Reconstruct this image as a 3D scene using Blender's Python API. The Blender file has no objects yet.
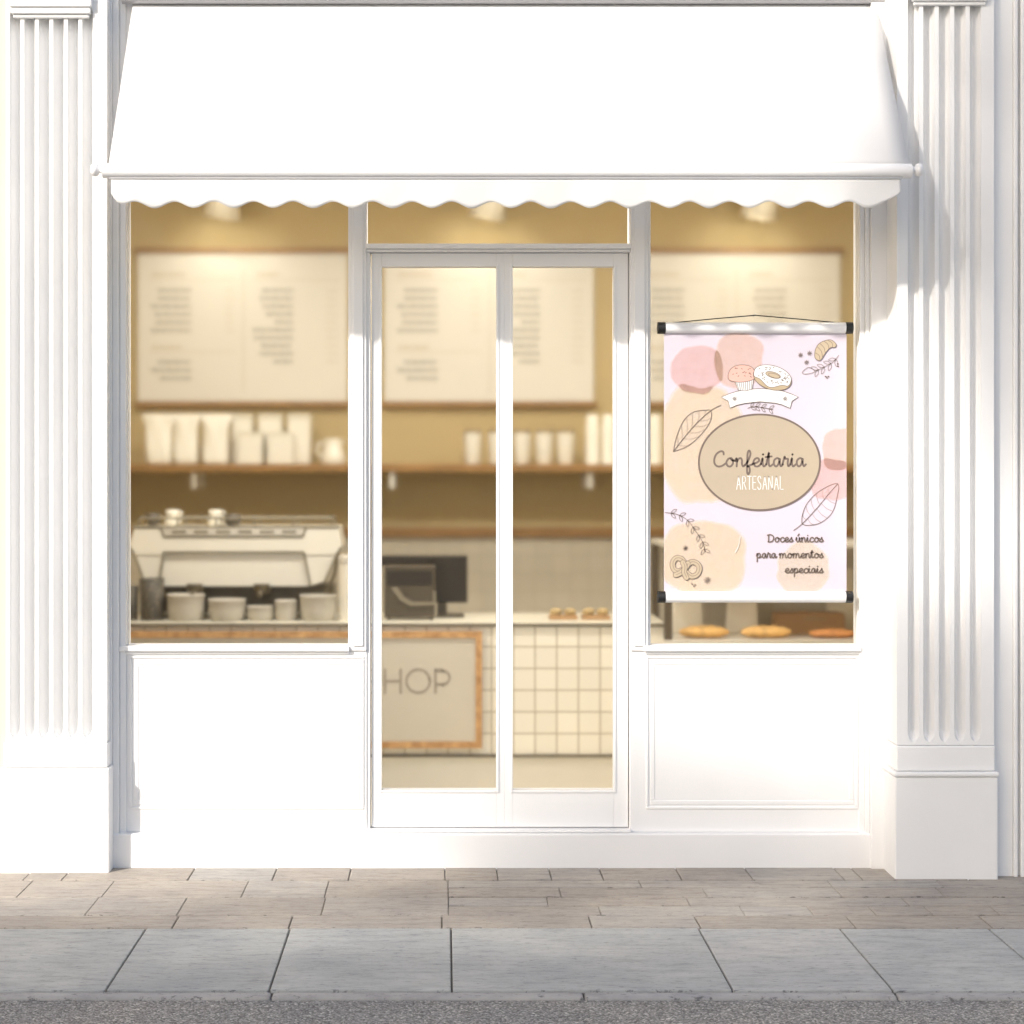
import bpy, bmesh, math, random
from mathutils import Vector, Matrix

random.seed(7)
SC = bpy.context.scene
COL = SC.collection
EYE_Z, CAM_D, F = 1.5, 7.0, 1834.0        # eye height, camera to facade, focal length in pixels
PX0, PY0 = 445.0, 473.0                   # vanishing point of the street-to-shop direction


def P(px, py, y=0.0):
    """point standing y metres behind the facade plane"""
    k = (CAM_D + y) / F
    return Vector(((px - PX0) * k, y, EYE_Z - (py - PY0) * k))


def X(px, y=0.0):
    return P(px, 0, y).x


def Z(py, y=0.0):
    return P(0, py, y).z


# ------------------------------------------------------------------ materials
def new_mat(name):
    m = bpy.data.materials.new(name)
    m.use_nodes = True
    nt = m.node_tree
    return m, nt, nt.nodes['Principled BSDF']


def ramp(nt, stops):
    r = nt.nodes.new('ShaderNodeValToRGB')
    e = r.color_ramp.elements
    while len(e) < len(stops):
        e.new(0.5)
    for i, (p, c) in enumerate(stops):
        e[i].position = p
        e[i].color = (c[0], c[1], c[2], 1)
    return r


def coords(nt, scale=(1, 1, 1), kind='Object'):
    tc = nt.nodes.new('ShaderNodeTexCoord')
    mp = nt.nodes.new('ShaderNodeMapping')
    mp.inputs['Scale'].default_value = scale
    nt.links.new(tc.outputs[kind], mp.inputs['Vector'])
    return mp.outputs['Vector']


def noise(nt, vec, scale, detail=5, rough=0.6):
    n = nt.nodes.new('ShaderNodeTexNoise')
    n.inputs['Scale'].default_value = scale
    n.inputs['Detail'].default_value = detail
    n.inputs['Roughness'].default_value = rough
    nt.links.new(vec, n.inputs['Vector'])
    return n


def bump(nt, b, height, strength, dist):
    bp = nt.nodes.new('ShaderNodeBump')
    bp.inputs['Strength'].default_value = strength
    bp.inputs['Distance'].default_value = dist
    nt.links.new(height, bp.inputs['Height'])
    nt.links.new(bp.outputs['Normal'], b.inputs['Normal'])


def mul(nt, a, b, fac=1.0):
    m = nt.nodes.new('ShaderNodeMix')
    m.data_type = 'RGBA'
    m.blend_type = 'MULTIPLY'
    m.inputs[0].default_value = fac
    nt.links.new(a, m.inputs[6])
    nt.links.new(b, m.inputs[7])
    return m.outputs[2]


def plain(name, col, rough=0.5, var=0.06, scale=6.0, stretch=(1, 1, 1), bmp=0.0, metal=0.0, bscale=None, spec=0.5):
    m, nt, b = new_mat(name)
    v = coords(nt, stretch)
    n = noise(nt, v, scale)
    lo = [c * (1 - var) for c in col]
    hi = [min(1, c * (1 + var)) for c in col]
    r = ramp(nt, [(0.3, lo), (0.7, hi)])
    nt.links.new(n.outputs['Fac'], r.inputs['Fac'])
    nt.links.new(r.outputs['Color'], b.inputs['Base Color'])
    b.inputs['Roughness'].default_value = rough
    b.inputs['Metallic'].default_value = metal
    b.inputs['Specular IOR Level'].default_value = spec
    if bmp:
        n2 = noise(nt, v, bscale or scale * 6)
        bump(nt, b, n2.outputs['Fac'], bmp, 0.004)
    return m


def wood(name, dark, light, rough=0.5, stretch=(1.2, 8, 14)):
    m, nt, b = new_mat(name)
    v = coords(nt, stretch)
    n = noise(nt, v, 5.0, 6, 0.65)
    r = ramp(nt, [(0.3, dark), (0.7, light)])
    nt.links.new(n.outputs['Fac'], r.inputs['Fac'])
    nt.links.new(r.outputs['Color'], b.inputs['Base Color'])
    b.inputs['Roughness'].default_value = rough
    return m


def tiles(name, tile, grout, size, origin, mortar=0.035, rough=0.25):
    """square tiles on a wall that faces the street"""
    m, nt, b = new_mat(name)
    tc = nt.nodes.new('ShaderNodeTexCoord')
    sx = nt.nodes.new('ShaderNodeSeparateXYZ')
    nt.links.new(tc.outputs['Object'], sx.inputs[0])
    cx = nt.nodes.new('ShaderNodeCombineXYZ')
    outs = []
    for i, ax in enumerate((0, 2)):
        mt = nt.nodes.new('ShaderNodeMath')
        mt.operation = 'SUBTRACT'
        mt.inputs[1].default_value = origin[i]
        nt.links.new(sx.outputs[ax], mt.inputs[0])
        dv = nt.nodes.new('ShaderNodeMath')
        dv.operation = 'DIVIDE'
        dv.inputs[1].default_value = size
        nt.links.new(mt.outputs[0], dv.inputs[0])
        nt.links.new(dv.outputs[0], cx.inputs[i])
    br = nt.nodes.new('ShaderNodeTexBrick')
    br.offset = 0.0
    br.squash = 1.0
    br.inputs['Scale'].default_value = 1.0
    br.inputs['Brick Width'].default_value = 1.0
    br.inputs['Row Height'].default_value = 1.0
    br.inputs['Mortar Size'].default_value = mortar
    br.inputs['Mortar Smooth'].default_value = 0.1
    br.inputs['Color1'].default_value = (*tile, 1)
    br.inputs['Color2'].default_value = (*[c * 0.93 for c in tile], 1)
    br.inputs['Mortar'].default_value = (*grout, 1)
    nt.links.new(cx.outputs[0], br.inputs['Vector'])
    nt.links.new(br.outputs['Color'], b.inputs['Base Color'])
    b.inputs['Roughness'].default_value = rough
    inv = nt.nodes.new('ShaderNodeMath')
    inv.operation = 'SUBTRACT'
    inv.inputs[0].default_value = 1.0
    nt.links.new(br.outputs['Fac'], inv.inputs[1])
    bump(nt, b, inv.outputs[0], 0.5, 0.002)
    return m


def stone(name, cols, streak, warm=None):
    """paving: each slab its own tone, long streaks along the street, riven surface"""
    m, nt, b = new_mat(name)
    g = nt.nodes.new('ShaderNodeNewGeometry')
    r0 = ramp(nt, [(0.0, cols[0]), (0.5, cols[1]), (1.0, cols[2])])
    nt.links.new(g.outputs['Random Per Island'], r0.inputs['Fac'])
    v = coords(nt, (1.0, streak, 1.0))
    n1 = noise(nt, v, 6.5, 8, 0.7)
    r1 = ramp(nt, [(0.30, (0.68, 0.68, 0.69)), (0.48, (0.96, 0.96, 0.96)), (0.72, (1.12, 1.12, 1.11))])
    nt.links.new(n1.outputs['Fac'], r1.inputs['Fac'])
    n2 = noise(nt, coords(nt, (1, 1, 1)), 2.1, 4, 0.6)
    r2 = ramp(nt, [(0.3, (0.80, 0.80, 0.82)), (0.7, (1.09, 1.06, 1.02))])
    nt.links.new(n2.outputs['Fac'], r2.inputs['Fac'])
    c = mul(nt, r0.outputs['Color'], r1.outputs['Color'])
    c = mul(nt, c, r2.outputs['Color'])
    # thin dark pits and hairline scratches running along the street
    n3 = noise(nt, coords(nt, (1.0, streak * 1.6, 1.0)), 24, 5, 0.75)
    r3 = ramp(nt, [(0.36, (0.42, 0.42, 0.43)), (0.435, (1, 1, 1))])
    nt.links.new(n3.outputs['Fac'], r3.inputs['Fac'])
    c = mul(nt, c, r3.outputs['Color'])
    nt.links.new(c, b.inputs['Base Color'])
    b.inputs['Roughness'].default_value = 0.75
    b.inputs['Specular IOR Level'].default_value = 0.3
    ad = nt.nodes.new('ShaderNodeMath')
    nt.links.new(n1.outputs['Fac'], ad.inputs[0])
    nt.links.new(n3.outputs['Fac'], ad.inputs[1])
    bump(nt, b, ad.outputs[0], 0.55, 0.008)
    return m


def asphalt(name):
    m, nt, b = new_mat(name)
    v = coords(nt)
    vo = nt.nodes.new('ShaderNodeTexVoronoi')
    vo.inputs['Scale'].default_value = 165
    nt.links.new(v, vo.inputs['Vector'])
    sp = nt.nodes.new('ShaderNodeSeparateColor')
    nt.links.new(vo.outputs['Color'], sp.inputs[0])
    r = ramp(nt, [(0.0, (0.16, 0.158, 0.153)), (0.55, (0.32, 0.316, 0.307)), (0.9, (0.44, 0.43, 0.415)), (1.0, (0.66, 0.65, 0.62))])
    nt.links.new(sp.outputs[0], r.inputs['Fac'])
    n = noise(nt, v, 1.3, 4)
    r2 = ramp(nt, [(0.3, (0.85, 0.86, 0.88)), (0.7, (1.12, 1.08, 1.03))])
    nt.links.new(n.outputs['Fac'], r2.inputs['Fac'])
    n4 = noise(nt, v, 160, 3)
    r4 = ramp(nt, [(0.35, (0.55, 0.55, 0.55)), (0.6, (1.1, 1.1, 1.1))])
    nt.links.new(n4.outputs['Fac'], r4.inputs['Fac'])
    c = mul(nt, mul(nt, r.outputs['Color'], r2.outputs['Color']), r4.outputs['Color'])
    nt.links.new(c, b.inputs['Base Color'])
    b.inputs['Roughness'].default_value = 0.9
    bump(nt, b, vo.outputs['Distance'], 0.9, -0.006)
    return m


def glass_mat(name, rough):
    m = bpy.data.materials.new(name)
    m.use_nodes = True
    nt = m.node_tree
    nt.nodes.remove(nt.nodes['Principled BSDF'])
    out = nt.nodes['Material Output']
    rf = nt.nodes.new('ShaderNodeBsdfRefraction')
    rf.inputs['IOR'].default_value = 1.45
    rf.inputs['Roughness'].default_value = rough
    gl = nt.nodes.new('ShaderNodeBsdfGlossy')
    gl.inputs['Roughness'].default_value = 0.08
    mx = nt.nodes.new('ShaderNodeMixShader')
    mx.inputs[0].default_value = 0.010
    nt.links.new(rf.outputs[0], mx.inputs[1])
    nt.links.new(gl.outputs[0], mx.inputs[2])
    nt.links.new(mx.outputs[0], out.inputs['Surface'])
    return m


def emit_mat(name, col, s):
    m, nt, b = new_mat(name)
    b.inputs['Base Color'].default_value = (*col, 1)
    b.inputs['Emission Color'].default_value = (*col, 1)
    b.inputs['Emission Strength'].default_value = s
    return m


def fabric(name, col, transl=0.4, weave=420):
    m, nt, b = new_mat(name)
    v = coords(nt)
    n = noise(nt, v, 1.6, 4)
    r = ramp(nt, [(0.3, [c * 0.975 for c in col]), (0.7, col)])
    nt.links.new(n.outputs['Fac'], r.inputs['Fac'])
    nt.links.new(r.outputs['Color'], b.inputs['Base Color'])
    b.inputs['Roughness'].default_value = 0.9
    b.inputs['Specular IOR Level'].default_value = 0.15
    n2 = noise(nt, v, weave, 2)
    bump(nt, b, n2.outputs['Fac'], 0.15, 0.001)
    tr = nt.nodes.new('ShaderNodeBsdfTranslucent')
    nt.links.new(r.outputs['Color'], tr.inputs['Color'])
    mx = nt.nodes.new('ShaderNodeMixShader')
    mx.inputs[0].default_value = transl
    nt.links.new(b.outputs[0], mx.inputs[1])
    nt.links.new(tr.outputs[0], mx.inputs[2])
    nt.links.new(mx.outputs[0], nt.nodes['Material Output'].inputs['Surface'])
    return m


def wash(name, col, alpha, grain=22):
    """a watercolour wash: thin translucent pigment with uneven density"""
    m, nt, b = new_mat(name)
    v = coords(nt)
    n = noise(nt, v, grain, 5)
    r = ramp(nt, [(0.3, [c * 0.97 for c in col]), (0.7, col)])
    nt.links.new(n.outputs['Fac'], r.inputs['Fac'])
    nt.links.new(r.outputs['Color'], b.inputs['Base Color'])
    b.inputs['Roughness'].default_value = 0.8
    b.inputs['Specular IOR Level'].default_value = 0.1
    mr = nt.nodes.new('ShaderNodeMapRange')
    mr.inputs[1].default_value = 0.3
    mr.inputs[2].default_value = 0.7
    mr.inputs[3].default_value = alpha * 0.82
    mr.inputs[4].default_value = min(1, alpha * 1.12)
    nt.links.new(n.outputs['Fac'], mr.inputs[0])
    nt.links.new(mr.outputs[0], b.inputs['Alpha'])
    return m


M = {}
M['paint'] = plain('white_paint', (0.80, 0.80, 0.805), 0.42, 0.012, 2.0, bmp=0.05, bscale=30)
M['masonry'] = plain('white_masonry_paint', (0.80, 0.80, 0.80), 0.6, 0.02, 3.0, bmp=0.12, bscale=60)
M['cream_wall'] = plain('cream_wall_paint', (0.52, 0.455, 0.41), 0.7, 0.03, 3.0, bmp=0.12, bscale=60)
M['canvas'] = fabric('awning_canvas', (0.82, 0.82, 0.825))
M['metal_white'] = plain('white_powder_coat', (0.78, 0.78, 0.79), 0.35, 0.01)
M['grey_metal'] = plain('grey_metal', (0.42, 0.42, 0.43), 0.35, 0.03, metal=0.4)
M['dark_gap'] = plain('dark_rubber_seal', (0.05, 0.05, 0.055), 0.7, 0.1)
M['glass'] = glass_mat('hazy_glass', 0.10)
M['slab'] = stone('grey_slab', [(0.40, 0.42, 0.42), (0.44, 0.46, 0.46), (0.48, 0.49, 0.485)], 4.0)
M['paver'] = stone('tan_paver', [(0.385, 0.35, 0.31), (0.415, 0.38, 0.34), (0.425, 0.405, 0.375)], 5.0)
M['kerb'] = stone('kerb_stone', [(0.36, 0.36, 0.36), (0.39, 0.39, 0.39), (0.41, 0.41, 0.41)], 2.0)
M['grout'] = plain('dark_joint_sand', (0.16, 0.15, 0.135), 0.9, 0.2, 40)
M['asphalt'] = asphalt('asphalt')
M['ground'] = plain('far_ground', (0.22, 0.21, 0.2), 0.9, 0.1, 0.5)
M['far_paving'] = plain('far_paving', (0.34, 0.33, 0.31), 0.85, 0.1, 4)
M['tan_wall'] = plain('tan_wall_paint', (0.46, 0.36, 0.185), 0.75, 0.03, 1.5)
M['int_ceiling'] = plain('cream_ceiling', (0.74, 0.68, 0.55), 0.8, 0.02)
M['int_floor'] = plain('cream_floor', (0.70, 0.65, 0.54), 0.5, 0.05, 3)
M['wood'] = wood('oak_wood', (0.19, 0.10, 0.028), (0.36, 0.19, 0.058))
M['wood_pale'] = wood('pale_wood', (0.30, 0.14, 0.04), (0.66, 0.40, 0.18), stretch=(5, 5, 5))
M['board'] = plain('menu_paper', (0.66, 0.635, 0.575), 0.6, 0.015, 2)
M['ink'] = plain('menu_ink', (0.15, 0.13, 0.10), 0.8, 0.05)
M['faint_ink'] = plain('faint_menu_ink', (0.52, 0.43, 0.32), 0.8, 0.05)
M['signface'] = plain('sign_face', (0.55, 0.50, 0.41), 0.6, 0.015, 2)
M['signtext'] = plain('sign_letters', (0.33, 0.285, 0.225), 0.6, 0.02)
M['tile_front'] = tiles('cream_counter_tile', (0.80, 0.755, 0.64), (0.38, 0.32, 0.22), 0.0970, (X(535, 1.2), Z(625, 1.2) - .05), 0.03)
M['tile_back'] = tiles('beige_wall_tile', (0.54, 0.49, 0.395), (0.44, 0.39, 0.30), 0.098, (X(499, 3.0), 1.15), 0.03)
M['counter_top'] = plain('counter_top', (0.70, 0.66, 0.54), 0.3, 0.03)
M['counter_edge'] = plain('counter_edge_trim', (0.14, 0.12, 0.085), 0.4, 0.05)
M['plinth'] = plain('counter_plinth', (0.80, 0.76, 0.66), 0.5, 0.03)
M['pack'] = plain('white_packaging', (0.78, 0.745, 0.65), 0.55, 0.03, 9)
M['pack_lid'] = plain('grey_packaging', (0.68, 0.64, 0.53), 0.55, 0.03, 9)  # a tone darker than the carton bodies, used on their lids
M['ceramic'] = plain('cream_ceramic', (0.76, 0.72, 0.62), 0.2, 0.02)
M['bowl'] = plain('grey_stoneware', (0.50, 0.46, 0.385), 0.35, 0.05, 12)
M['lid'] = plain('brown_lid', (0.30, 0.22, 0.12), 0.4, 0.05)
M['steel'] = plain('brushed_steel', (0.70, 0.66, 0.58), 0.3, 0.02, metal=0.3)
M['mach_white'] = plain('cream_enamel', (0.80, 0.76, 0.66), 0.25, 0.02)
M['mach_dark'] = plain('dark_enamel', (0.12, 0.095, 0.055), 0.4, 0.1)
M['mach_line'] = plain('olive_trim', (0.22, 0.19, 0.13), 0.4, 0.05)
M['black'] = plain('black_plastic', (0.026, 0.019, 0.010), 0.35, 0.1)
M['brownblack'] = plain('brown_black_plastic', (0.075, 0.058, 0.035), 0.4, 0.1)
M['mesh'] = plain('dark_wire_mesh', (0.07, 0.057, 0.037), 0.6, 0.8, 60)
M['bread'] = plain('bread_crust', (0.60, 0.36, 0.12), 0.6, 0.35, 22, bmp=0.5)
M['bread_dark'] = plain('dark_pastry', (0.50, 0.21, 0.06), 0.55, 0.35, 24, bmp=0.5)
M['bun'] = plain('dull_bun_crust', (0.40, 0.29, 0.13), 0.6, 0.4, 40)
M['kraft'] = plain('kraft_card', (0.36, 0.215, 0.10), 0.7, 0.08, 6)
M['case_dark'] = plain('dark_case_frame', (0.10, 0.075, 0.045), 0.4, 0.1)
M['paper_bag'] = plain('pale_paper_bag', (0.70, 0.65, 0.54), 0.7, 0.06, 10)
M['lamp_body'] = plain('cream_lamp_metal', (0.84, 0.77, 0.62), 0.3, 0.03)
M['bulb'] = emit_mat('warm_bulb', (1.0, 0.82, 0.52), 6.0)
M['rod'] = plain('white_rod', (0.78, 0.78, 0.80), 0.3, 0.01)
M['cap'] = plain('black_rod_cap', (0.006, 0.006, 0.006), 0.5, 0.05)
M['cord'] = plain('black_cord', (0.012, 0.012, 0.012), 0.7, 0.05)
M['cloth'] = fabric('banner_cloth', (0.545, 0.495, 0.565), 0.0, 500)
M['w_pink'] = wash('wash_pink', (0.84, 0.51, 0.47), 0.13)
M['w_peach'] = wash('wash_peach', (0.84, 0.57, 0.45), 0.13)
M['w_cream'] = wash('wash_cream', (0.86, 0.70, 0.47), 0.165)
M['w_sand'] = wash('wash_sand', (0.86, 0.70, 0.47), 0.11, 60)
M['line'] = plain('brown_print', (0.145, 0.11, 0.095), 0.8, 0.05)
M['line_pale'] = plain('pale_brown_print', (0.25, 0.195, 0.17), 0.8, 0.05)
M['oval'] = plain('tan_print', (0.395, 0.33, 0.25), 0.8, 0.03)
M['white_print'] = plain('white_print', (0.66, 0.655, 0.66), 0.8, 0.01)
M['tan_print'] = plain('biscuit_print', (0.40, 0.32, 0.215), 0.8, 0.05)
M['pale_tan_print'] = plain('pale_biscuit_print', (0.43, 0.35, 0.25), 0.8, 0.05)
M['pink_print'] = plain('pink_print', (0.62, 0.37, 0.32), 0.8, 0.05)
M['bark'] = plain('bark', (0.13, 0.095, 0.065), 0.9, 0.3, 14, (1, 1, 0.25), bmp=0.8)


def leaf_mat():
    m, nt, b = new_mat('leaf_green')
    g = nt.nodes.new('ShaderNodeNewGeometry')
    r = ramp(nt, [(0, (0.035, 0.07, 0.018)), (0.6, (0.06, 0.11, 0.028)), (1, (0.10, 0.15, 0.04))])
    nt.links.new(g.outputs['Random Per Island'], r.inputs['Fac'])
    nt.links.new(r.outputs['Color'], b.inputs['Base Color'])
    b.inputs['Roughness'].default_value = 0.5
    return m


M['leaf'] = leaf_mat()


# ------------------------------------------------------------------ mesh builder
ORIGIN = {}                               # world origin of every object made here


class MB:
    def __init__(self):
        self.v, self.f, self.m, self.s = [], [], [], []

    def add(self, verts, faces, mat=0, smooth=False):
        o = len(self.v)
        self.v += [Vector(p) for p in verts]
        for f in faces:
            self.f.append([i + o for i in f])
            self.m.append(mat)
            self.s.append(smooth)
        return self

    def box(self, x0, x1, y0, y1, z0, z1, mat=0):
        x0, x1 = min(x0, x1), max(x0, x1)
        y0, y1 = min(y0, y1), max(y0, y1)
        z0, z1 = min(z0, z1), max(z0, z1)
        v = [(x0, y0, z0), (x1, y0, z0), (x1, y1, z0), (x0, y1, z0), (x0, y0, z1), (x1, y0, z1), (x1, y1, z1), (x0, y1, z1)]
        return self.add(v, [(0, 3, 2, 1), (4, 5, 6, 7), (0, 1, 5, 4), (1, 2, 6, 5), (2, 3, 7, 6), (3, 0, 4, 7)], mat)

    def pbox(self, px0, px1, py0, py1, y0, y1, mat=0, ref=None):
        """box whose front face (at y0) has the given extents"""
        r = y0 if ref is None else ref
        return self.box(X(px0, r), X(px1, r), y0, y1, Z(py1, r), Z(py0, r), mat)

    def prism(self, pts, y0, y1, mat=0):
        """closed outline in x,z (any order), pushed from y0 to y1"""
        a = sum(pts[i][0] * pts[(i + 1) % len(pts)][1] - pts[(i + 1) % len(pts)][0] * pts[i][1] for i in range(len(pts)))
        if a < 0:
            pts = pts[::-1]
        n = len(pts)
        v = [(p[0], y0, p[1]) for p in pts] + [(p[0], y1, p[1]) for p in pts]
        f = [tuple(range(n)), tuple(range(2 * n - 1, n - 1, -1))]
        for i in range(n):
            j = (i + 1) % n
            f.append((i, i + n, j + n, j))
        return self.add(v, f, mat)

    def pprism(self, pts, y0, y1, mat=0):
        return self.prism([(X(a, y0), Z(b, y0)) for a, b in pts], y0, y1, mat)

    def sheet(self, pts, y, mat=0):
        """flat print at depth y facing the street"""
        a = sum(pts[i][0] * pts[(i + 1) % len(pts)][1] - pts[(i + 1) % len(pts)][0] * pts[i][1] for i in range(len(pts)))
        if a < 0:
            pts = pts[::-1]
        return self.add([(p[0], y, p[1]) for p in pts], [tuple(range(len(pts)))], mat)

    def tube(self, pts, r, mat=0, n=12, r1=None, cap=True):
        pts = [Vector(p) for p in pts]
        k = len(pts)
        v, f = [], []
        for i, p in enumerate(pts):
            d = (pts[min(i + 1, k - 1)] - pts[max(i - 1, 0)]).normalized()
            a = d.orthogonal().normalized() if i == 0 else (a - d * a.dot(d)).normalized()
            b = d.cross(a)
            rr = r if r1 is None else r + (r1 - r) * i / (k - 1)
            for q in range(n):
                t = 2 * math.pi * q / n
                v.append(p + a * (rr * math.cos(t)) + b * (rr * math.sin(t)))
        for i in range(k - 1):
            for q in range(n):
                w = (q + 1) % n
                f.append((i * n + q, i * n + w, (i + 1) * n + w, (i + 1) * n + q))
        self.add(v, f, mat, True)
        if cap:
            self.add(v[:n], [tuple(range(n - 1, -1, -1))], mat)
            self.add(v[-n:], [tuple(range(n))], mat)
        return self

    def lathe(self, c, prof, mat=0, n=28, mt=None, close=True):
        """profile (radius, height) turned round the z axis at c"""
        c = Vector(c)
        v, f = [], []
        for r, h in prof:
            for q in range(n):
                t = 2 * math.pi * q / n
                p = Vector((r * math.cos(t), r * math.sin(t), h))
                if mt is not None:
                    p = mt @ p
                v.append(c + p)
        for i in range(len(prof) - 1):
            for q in range(n):
                w = (q + 1) % n
                f.append((i * n + q, i * n + w, (i + 1) * n + w, (i + 1) * n + q))
        self.add(v, f, mat, True)
        if close:
            self.add(v[:n], [tuple(range(n - 1, -1, -1))], mat)
            self.add(v[-n:], [tuple(range(n))], mat)
        return self

    def build(self, name, mats, parent=None, loc=None, bevel=0.0, seg=2):
        if not isinstance(mats, (list, tuple)):
            mats = [mats]
        if loc is None:
            loc = ORIGIN[parent.name] if parent is not None else Vector((0, 0, 0))
        loc = Vector(loc)
        me = bpy.data.meshes.new(name)
        me.from_pydata([p - loc for p in self.v], [], self.f)
        for m in mats:
            me.materials.append(m)
        me.polygons.foreach_set('material_index', self.m)
        me.polygons.foreach_set('use_smooth', self.s)
        me.update()
        o = bpy.data.objects.new(name, me)
        COL.objects.link(o)
        ORIGIN[o.name] = loc
        if parent is not None:
            o.parent = parent
            o.location = loc - ORIGIN[parent.name]
        else:
            o.location = loc
        if bevel:
            b = o.modifiers.new('bevel', 'BEVEL')
            b.width = bevel
            b.segments = seg
            b.limit_method = 'ANGLE'
            b.angle_limit = math.radians(35)
        return o


def empty(name, loc):
    o = bpy.data.objects.new(name, None)
    o.empty_display_size = 0.1
    COL.objects.link(o)
    o.location = loc
    ORIGIN[o.name] = Vector(loc)
    return o


def tag(o, label=None, cat=None, group=None, kind=None):
    if label:
        o['label'] = label
    if cat:
        o['category'] = cat
    if group:
        o['group'] = group
    if kind:
        o['kind'] = kind
    return o


def copy_tree(o, parent=None, loc=None):
    c = o.copy()
    COL.objects.link(c)
    if parent is not None:
        c.parent = parent
    if loc is not None:
        c.location = loc
    for ch in list(o.children):
        copy_tree(ch, c)
    return c


def crspline(pts, n=6, closed=False):
    """smooth curve through the points"""
    P_ = [Vector(p) for p in pts]
    k = len(P_)
    if k < 3 and not closed:
        return P_
    out = []
    last = k if closed else k - 1
    for i in range(last):
        g = (lambda j: P_[j % k]) if closed else (lambda j: P_[max(0, min(k - 1, j))])
        p0, p1, p2, p3 = g(i - 1), g(i), g(i + 1), g(i + 2)
        for s in range(n):
            t = s / n
            out.append(0.5 * ((2 * p1) + (p2 - p0) * t + (2 * p0 - 5 * p1 + 4 * p2 - p3) * t * t + (3 * p1 - p0 - 3 * p2 + p3) * t ** 3))
    if not closed:
        out.append(P_[-1])
    return out


def stroke(mb, pts, w, y, mat=0, closed=False, taper=False):
    """flat printed line of width w through (x, z) points at depth y, round ends"""
    pts = [Vector((p[0], p[1])) for p in pts]
    q = [pts[0]]
    for p in pts[1:]:
        if (p - q[-1]).length > 1e-5:
            q.append(p)
    pts = q
    k = len(pts)
    if k < 2:
        return
    L, R = [], []
    for i in range(k):
        a = pts[(i - 1) % k] if closed else pts[max(i - 1, 0)]
        b = pts[(i + 1) % k] if closed else pts[min(i + 1, k - 1)]
        d = b - a
        if d.length < 1e-7:
            d = Vector((1, 0))
        d.normalize()
        nrm = Vector((-d.y, d.x))
        h = w / 2
        if taper:
            h *= 1 - 0.6 * i / (k - 1)
        L.append(pts[i] + nrm * h)
        R.append(pts[i] - nrm * h)
    v = [(p.x, y, p.y) for p in L] + [(p.x, y, p.y) for p in R]
    f = []
    for i in range(k if closed else k - 1):
        j = (i + 1) % k
        f.append((i, k + i, k + j, j))
    mb.add(v, f, mat)
    if not closed and w > 0.0025:
        for p in (pts[0], pts[-1]):
            c = [(p.x + w / 2 * math.cos(t * math.pi / 5), y - 0.00003, p.y + w / 2 * math.sin(t * math.pi / 5)) for t in range(10)]
            mb.add(c, [tuple(range(10))], mat)


# ------------------------------------------------------------------ stroke lettering (x-height 1, baseline 0)
SCRIPT = {
    'C': (1.25, [[(1.05, 1.45), (1.0, 1.75), (.7, 1.8), (.3, 1.45), (.1, .85), (.15, .3), (.45, 0), (.85, .05), (1.25, .35)]]),
    'D': (1.35, [[(.22, 1.55), (.2, .8), (.2, .02)], [(.0, 1.5), (.5, 1.62), (1.0, 1.35), (1.15, .8), (.95, .25), (.5, .0), (.12, .04)]]),
    'o': (1.0, [[(.6, .98), (.3, .92), (.08, .5), (.2, .08), (.5, .0), (.74, .35), (.72, .78), (.55, 1.0), (.62, .75), (1.0, .7)]]),
    'c': (.85, [[(.72, .75), (.6, .98), (.3, .92), (.08, .5), (.2, .08), (.5, .0), (.85, .25)]]),
    'e': (.85, [[(-.02, .3), (.4, .45), (.66, .72), (.5, 1.0), (.2, .85), (.08, .45), (.25, .04), (.55, .02), (.85, .28)]]),
    'n': (1.0, [[(-.05, .65), (.1, .98), (.14, .5), (.12, .0)], [(.12, .45), (.3, .88), (.55, .98), (.66, .7), (.66, .3), (.78, .0), (1.0, .2)]]),
    'm': (1.5, [[(-.05, .65), (.1, .98), (.14, .5), (.12, .0)], [(.12, .45), (.28, .88), (.48, .98), (.6, .7), (.6, .0)],
                [(.6, .45), (.78, .88), (.98, .98), (1.1, .7), (1.12, .3), (1.25, .0), (1.5, .2)]]),
    'f': (.75, [[(-.05, .15), (.3, .7), (.52, 1.5), (.4, 1.9), (.24, 1.6), (.2, .6), (.18, -.6), (.3, -.95), (.45, -.6), (.4, -.1), (.22, .02), (.75, .25)]]),
    'i': (.55, [[(-.02, .3), (.16, 1.0), (.16, .35), (.28, .0), (.55, .25)], [(.2, 1.42), (.21, 1.45)]]),
    't': (.65, [[(-.02, .3), (.25, 1.7), (.22, .5), (.34, .02), (.65, .25)], [(-.08, 1.12), (.52, 1.2)]]),
    'a': (1.0, [[(.68, .8), (.45, 1.0), (.15, .75), (.1, .3), (.3, .0), (.55, .25), (.7, .95), (.7, .4), (.82, .02), (1.02, .25)]]),
    'r': (.78, [[(-.02, .25), (.18, 1.15), (.28, .92), (.54, .88), (.5, .4), (.58, .03), (.8, .25)]]),
    's': (.72, [[(-.05, .2), (.3, .7), (.42, 1.02), (.44, .75), (.58, .35), (.48, .05), (.2, .02), (.08, .14)], [(.5, .06), (.72, .25)]]),
    'p': (1.0, [[(-.02, .4), (.14, 1.0), (.14, .0), (.12, -.85)], [(.14, .5), (.35, .95), (.62, .92), (.7, .5), (.5, .05), (.25, .1)], [(.45, .02), (1.0, .25)]]),
    'u': (1.0, [[(-.02, .4), (.12, 1.0), (.12, .4), (.3, .02), (.55, .25), (.68, 1.0), (.68, .4), (.82, .02), (1.02, .25)]]),
    'U': (1.0, [[(-.02, .4), (.12, 1.0), (.12, .4), (.3, .02), (.55, .25), (.68, 1.0), (.68, .4), (.82, .02), (1.02, .25)], [(.38, 1.35), (.6, 1.75)]]),
    ' ': (.5, []),
}
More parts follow.
